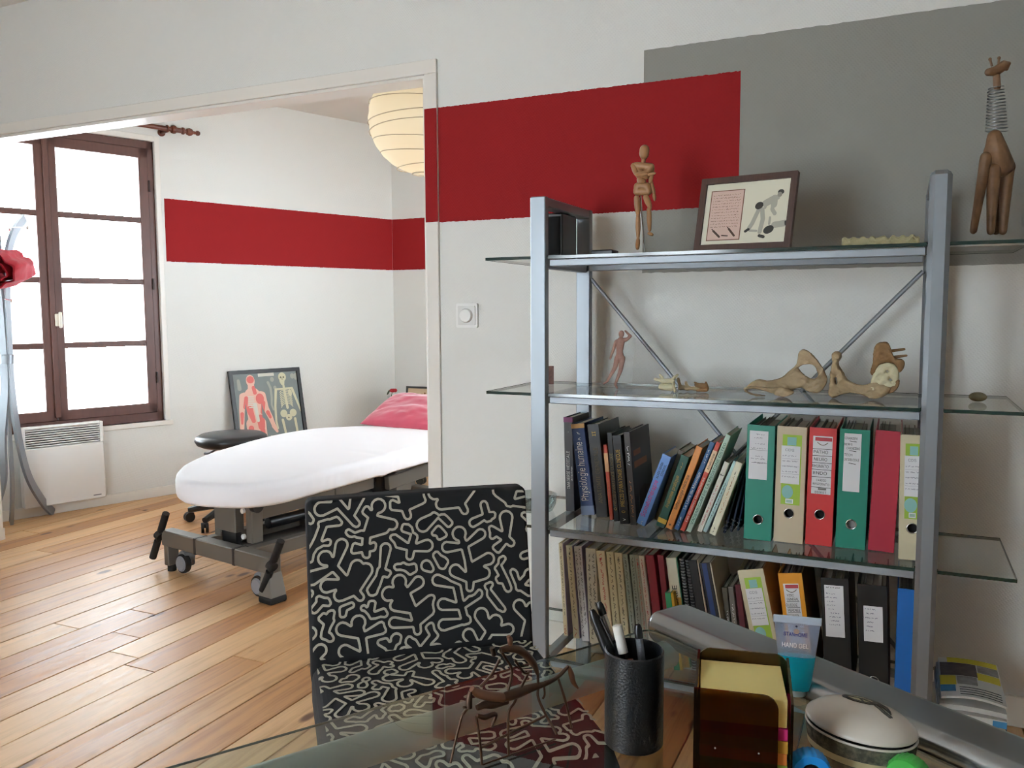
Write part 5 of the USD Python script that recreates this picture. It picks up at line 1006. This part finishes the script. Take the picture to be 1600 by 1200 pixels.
wire('long_leg', [(840, 1053), (841, 1072), (841, 1090), (853, 1117), (870, 1147, .01)], .0015)
wire('inner_leg', [(782, 1016), (791, 1030), (800, 1048), (794, 1079)], .0015); wire('inner_leg', [(781, 1030), (767, 1055), (750, 1073)], .0015); wire('inner_leg', [(804, 1031), (818, 1050), (826, 1052)], .0013)
wire('hind_leg', [(872, 1059), (884, 1097), (893, 1137)], .0014); wire('hind_leg', [(850, 1070), (851, 1085), (848, 1092)], .0012)
wire('ground_bar', [(750, 1169), (800, 1144), (851, 1119)], .0014); wire('ground_bar', [(753, 1197), (790, 1192), (868, 1180)], .001)
wire('belly', [(745, 1118), (757, 1121), (774, 1116), (768, 1136)], [.0022, .003, .0024, .0012])

# smoked acrylic note holder and its pads
HC = np.array([-.133, .826]); HR = 10
nh = thing('note_holder', 'smoked amber acrylic note holder on the glass desk', 'note holder', (*HC, DZ), HR)
SMK = pane_mat('smoked_acrylic', (.36, .235, .085), 1.45)
hw = .0455
def side_(w, h, r, x0=None): return rrect(w, h + .02, r).intersection(sg.box(-w, -h / 2 - .0, w, h)) if False else sg.box(-w / 2, 0, w / 2, h - r).union(sg.box(-w / 2 + r, 0, w / 2 - r, h)).union(sg.Point(-w / 2 + r, h - r).buffer(r)).union(sg.Point(w / 2 - r, h - r).buffer(r))
obj('back_panel', T(ext(side_(.091, .104, .014), .0025), (0, hw, 0), (90, 0, 0)), SMK, nh, False)
fp_ = sg.box(-.0455, 0, .018, .099).union(sg.box(-.0455, 0, .032, .085)).union(sg.Point(.018, .085).buffer(.014))
obj('front_panel', T(ext(fp_, .0025), (0, -hw + .0025, 0), (90, 0, 0)), SMK, nh, False)
sp1 = sg.Polygon([(-.043, 0), (.0425, 0), (.0425, .102), (.02, .101), (-.043, .092)])
for x in (-hw, hw - .0025): obj('side_panel', T(ext(sp1, .0025), (x, 0, 0), (90, 0, 90)), SMK, nh, False)
obj('base', bx(-.043, .043, -.043, .043, 0, .0025, 0), SMK, nh, False)
for x in (-.02, .02): obj('pin', T(trimesh.creation.icosphere(1, .0009), (x - .005, -hw - .0001, .042)), STEEL, nh)
ns = thing('sticky_notes', 'stack of sticky note pads, yellow on top of magenta and orange, in the smoked holder', 'sticky notes', (*HC, DZ + .003), HR)
z = 0
for nm, hx, th, off in (('blue_pad', '1D5C8F', .014, 0), ('green_pad', '7E9A3B', .0125, .0004), ('orange_pad', 'D07A34', .0115, -.0004), ('mustard_pad', 'B5842A', .0125, .0003), ('magenta_pad', 'B81E6B', .012, 0)):
    obj(nm, bx(-.0395 + off, .0412 + off, -.0395, .0395, z + .0002, z + th, .0004), pm('note_' + hx, hx, .8), ns, False); z += th
obj('yellow_pad', T(bx(-.0405, .0395, -.0385, .0405, 0, .027, .0005), (-.0005, -.0005, z + .0003), (0, 0, 2)), pm('note_yellow', 'E4D38A', .85, bump=.2, bscale=30, bdist=.0006), ns, False)

# hand gel tube
gx = atz(1243, 1083, TZ_); gt = thing('gel_tube', 'clear tube of turquoise hand gel standing on the glass desk beside the aluminium beam', 'gel tube', (gx[0], gx[1], DZ), 9)
def tubebody(w0, d0, w1, d1, z0, z1, n=40):
    k = 10; rows = []
    a = np.arange(n) * 2 * PI / n
    for i in range(k + 1):
        t = i / k; w, d = w0 + (w1 - w0) * t, d0 + (d1 - d0) * t ** .8; rows.append(np.column_stack([np.sign(np.cos(a)) * np.abs(np.cos(a)) ** .8 * w, np.sin(a) * d, np.full(n, z0 + (z1 - z0) * t)]))
    V = np.vstack(rows + [[[0, 0, z0]], [[0, 0, z1]]]); Fc = []
    for i in range(k):
        for j in range(n): a0, b0 = i * n + j, i * n + (j + 1) % n; Fc += [[a0, b0, b0 + n], [a0, b0 + n, a0 + n]]
    for j in range(n): Fc += [[(k + 1) * n, (j + 1) % n, j], [(k + 1) * n + 1, k * n + j, k * n + (j + 1) % n]]
    return trimesh.Trimesh(V, Fc, process=False)
FROST = usdkit.material(stage, '/World/Looks/frosted_tube', {'t': ('transparent_bsdf', dict(color=(.95, .97, 1.0))), 'p': ('principled_bsdf', dict(base_color=lin('B9C6DD'), roughness=.25)), 'm': ('mix_closure', dict(fac=.42))}, [('t.BSDF', 'm.closure1'), ('p.BSDF', 'm.closure2')], surface='m.closure')
obj('cap', lathe([(0, 0), (.013, 0), (.014, .002), (.0135, .007), (0, .007)], 28), pm('cap_white', 'BFD6DE', .4), gt)
obj('body', tubebody(.0165, .012, .0262, .0016, .0065, .086), FROST, gt, 40)
obj('gel', tubebody(.0169, .0124, .0216, .0079, .0065, .046), pm('turquoise_gel', '0FA9C4', .2), gt, 40)
obj('crimp', rbox(.055, .003, .0095, .0013, (0, 0, .0895), 1), pm('crimp_clear', 'C2CDDC', .3), gt)
obj('brand_lettering', T(text('STANHOME', .0042, .0003, True, .027), (-.002, -.0050, .0735), (86, 0, 0)), pm('tube_ink_violet', '4B4BA0', .5), gt, False)
obj('gel_lettering', T(text('HAND GEL', .0052, .0003, True, .030), (-.002, -.0062, .0605), (84, 0, 0)), pm('tube_ink_white', 'FFFFFF', .5), gt, False)
obj('brand_mark', T(ext(sg.Point(0, 0).buffer(.0032), .0002), (-.001, -.0055, .0775), (86, 0, 0)), pm('mark_peach', 'C9AFA0', .5), gt, False)
obj('punch_mark', T(ext(sg.Point(0, 0).buffer(.0012), .0002), (-.001, -.0036, .083), (88, 0, 0)), pm('mark_dark', '3A3C55', .5), gt, False)

# oval ceramic box
ob = np.array([-.0265, .890]); bxo = thing('oval_box', 'oval ceramic trinket box with a leaf drawn on its white lid', 'trinket box', (*ob, DZ), -20)
CER = pm('ivory_glaze', 'CFC8BC', .18); MARB = usdkit.material(stage, '/World/Looks/marbled_glaze', {'tc': ('texture_coordinate', {}), 'n': ('noise_texture', dict(scale=38.0, detail=5.0, roughness=.7)), 'r': ('rgb_ramp', dict(ramp=[(.3, lin('1E211C')), (.5, lin('3C4038')), (.7, lin('7B7A68'))])), 'p': ('principled_bsdf', dict(roughness=.2))}, [('tc.object', 'n.vector'), ('n.fac', 'r.fac'), ('r.color', 'p.base_color')], surface='p.BSDF')
S_ = (1, .78, 1); k_ = .0555
obj('body', T(lathe([(0, 0), (k_ * .80, 0), (k_ * .86, .004), (k_ * .95, .02), (k_ * .985, .036), (k_ * .95, .036), (k_ * .9, .02), (0, .006)], 64), s=S_), MARB, bxo, 60)
obj('cream_band', T(lathe([(k_ * .925, .0135), (k_ * .934, .0135), (k_ * .958, .0205), (k_ * .948, .0205)], 64), s=S_), pm('band_cream', 'B5AA84', .25), bxo, 60)
obj('rim', T(torus(k_ * .968, .0014, n=64), (0, 0, .0362), s=S_), CER, bxo, 60)
lid = obj('lid', T(lathe([(0, .040), (k_ * .97, .040), (k_ * .985, .0415), (k_ * .965, .0445), (k_ * .8, .0515), (k_ * .55, .057), (k_ * .3, .0598), (0, .0608)], 64), s=S_), CER, bxo, 60)
def onlid(m):
    m = m.subdivide_to_size(.004); v = m.vertices; r = np.hypot(v[:, 0], v[:, 1] / .78) / k_; v[:, 2] += np.interp(r, [0, .3, .55, .8, .965], [.0608, .0598, .057, .0515, .0445]) + .0002; return m
leafp = affinity.scale(sg.Point(-.006, .012).buffer(.018), 1, .62)
obj('leaf_drawing', onlid(ext(leafp.difference(affinity.scale(leafp, .72, .6)), .0005)), pm('lid_ink', '38362F', .5, var=.4, vscale=90), lid, False)
obj('leaf_fill', onlid(ext(affinity.scale(leafp, .72, .6), .0003)), pm('lid_straw', 'A79E78', .4), lid, False)
obj('leaf_veins', onlid(strokes([[(-.018, .011), (-.006, .012), (.012, .010), (.024, .002), (.031, -.001)], [(-.004, .012), (.002, .019)], [(-.006, .012), (0, .006)], [(.01, .016), (.022, .008), (.028, .004)], [(.012, .006), (.022, .0), (.03, -.003)], [(.008, .02), (.02, .015), (.026, .008)]], .0009, .0006)), pm('lid_ink', '38362F', .5), lid, False)

# two small round plastic sharpeners at the near edge
for nm, hx, px, Yq, lab in (('round_sharpener', '1D8FE0', (1264, 1204), .815, 'bright blue ribbed round plastic sharpener at the bottom edge of the picture'), ('round_sharpener', '43B04A', (1421, 1205), .842, 'green rimmed clear round plastic sharpener at the bottom edge of the picture')):
    c_ = aty(px[0], px[1], Yq); s_ = thing(nm, lab, 'sharpener', (c_[0], Yq, DZ), 20 if hx[0] == '1' else -24); r_ = .0195
    pr = [(.0095, -.008), (r_ - .002, -.009), (r_, -.006), (r_, .006), (r_ - .002, .009), (.0095, .008)]
    g_ = lathe(pr + pr[:1], 96); v = g_.vertices; rr = np.hypot(v[:, 0], v[:, 1]); aa = np.arctan2(v[:, 1], v[:, 0]); f_ = np.where(rr > r_ - .001, 1 + .02 * np.cos(24 * aa), 1); v[:, 0] *= f_; v[:, 1] *= f_
    obj('rim', T(g_, (0, 0, r_ + .0005), (90, 0, 0)), pm('plastic_' + hx, hx, .3), s_)
    obj('hub', T(lathe([(0, -.007), (.0085, -.007), (.0092, 0), (.0085, .007), (0, .007)], 32), (0, 0, r_ + .0005), (90, 0, 0)), BLACKP if hx[0] == '1' else pm('clear_hub', 'B9BDB8', .2), s_)
    obj('blade', T(cyl(.003, .0155, (0, 0, 0), 16), (0, 0, r_ + .0005), (90, 0, 0)), STEEL, s_)

# newspapers on the right-hand end of the lowest shelf
NEWS = pm('newsprint_white', 'C9C6C0', .8); npz = Z4 + .0006
def sheet(x0, x1, y0, y1, z0, seed, droop=.02, th=.004, hump=.02):
    m = bx(x0, x1, y0, y1, 0, th, 0).subdivide_to_size(.02); v = m.vertices; X = (v[:, 0] - x0) / (x1 - x0); Yy = (v[:, 1] - y0) / (y1 - y0)
    v[:, 2] += z0 + hump * np.sin(X * PI * .8 + .3 + seed) * (1 - Yy * .5) + .010 * Yy; return m
def patch(base, u0, u1, v0, v1, hump, seed, z0, x0, x1, y0, y1, th):
    m = bx(x0 + (x1 - x0) * u0, x0 + (x1 - x0) * u1, y0 + (y1 - y0) * v0, y0 + (y1 - y0) * v1, 0, .0006, 0).subdivide_to_size(.02); v = m.vertices; X = (v[:, 0] - x0) / (x1 - x0); Yy = (v[:, 1] - y0) / (y1 - y0)
    v[:, 2] += z0 + th + hump * np.sin(X * PI * .8 + .3 + seed) * (1 - Yy * .5) + .010 * Yy; return m
x0, x1, y0, y1 = .110, .262, 2.30, 2.56
for i in range(3):
    nw = thing('newspaper', ('folded white newspaper at the bottom of the pile on the lowest shelf', 'folded white newspaper in the middle of the pile on the lowest shelf', 'illustrated newspaper with yellow panels on top of the pile on the lowest shelf')[i], 'newspaper', (0, 0, 0))
    hp = (.0, .006, .016)[i]; zz_ = npz + (.0, .020, .040)[i] ; th = (.019, .0125, .006)[i]
    obj('pages', sheet(x0 + .004 * i, x1, y0 + .006 * i, y1, zz_ , 0, th=th, hump=hp), NEWS, nw, 40)
    if i == 0: obj('cover_strip', bx(x1 - .03, x1 + .0005, y0 - .0006, y0 + .01, zz_, zz_ + .016, 0), pm('news_blue', '3E82B0', .7), nw, False)
    if i == 2:
        ar = dict(hump=hp, seed=0, z0=zz_, x0=x0 + .008, x1=x1, y0=y0 + .012, y1=y1, th=th)
        YEL, PHO, PHO2, BLU = pm('news_yellow', 'C9B934', .7), pm('news_photo', '5A4B48', .7, var=.6, vscale=40), pm('news_photo_grey', '8F8A86', .7, var=.5, vscale=40), pm('news_blue', '3E82B0', .7)
        for nm, mm_, u0, u1, v0, v1 in (('yellow_panel', YEL, .15, .98, .86, .99), ('photo', PHO, .02, .62, .52, .85), ('photo', PHO2, .64, .98, .66, .85), ('yellow_panel', YEL, .62, .98, .46, .64), ('yellow_panel', YEL, .0, .26, .28, .5), ('photo', PHO2, .28, .6, .30, .5), ('blue_panel', BLU, .0, .24, .12, .27)):
            obj(nm, patch(None, u0, u1, v0, v1, **ar), mm_, nw, False)
        for q in range(4): obj('headline_bar', patch(None, .3, .95, .05 + .055 * q, .065 + .055 * q, **ar), pm('news_ink', '2C2A2C', .7), nw, False)
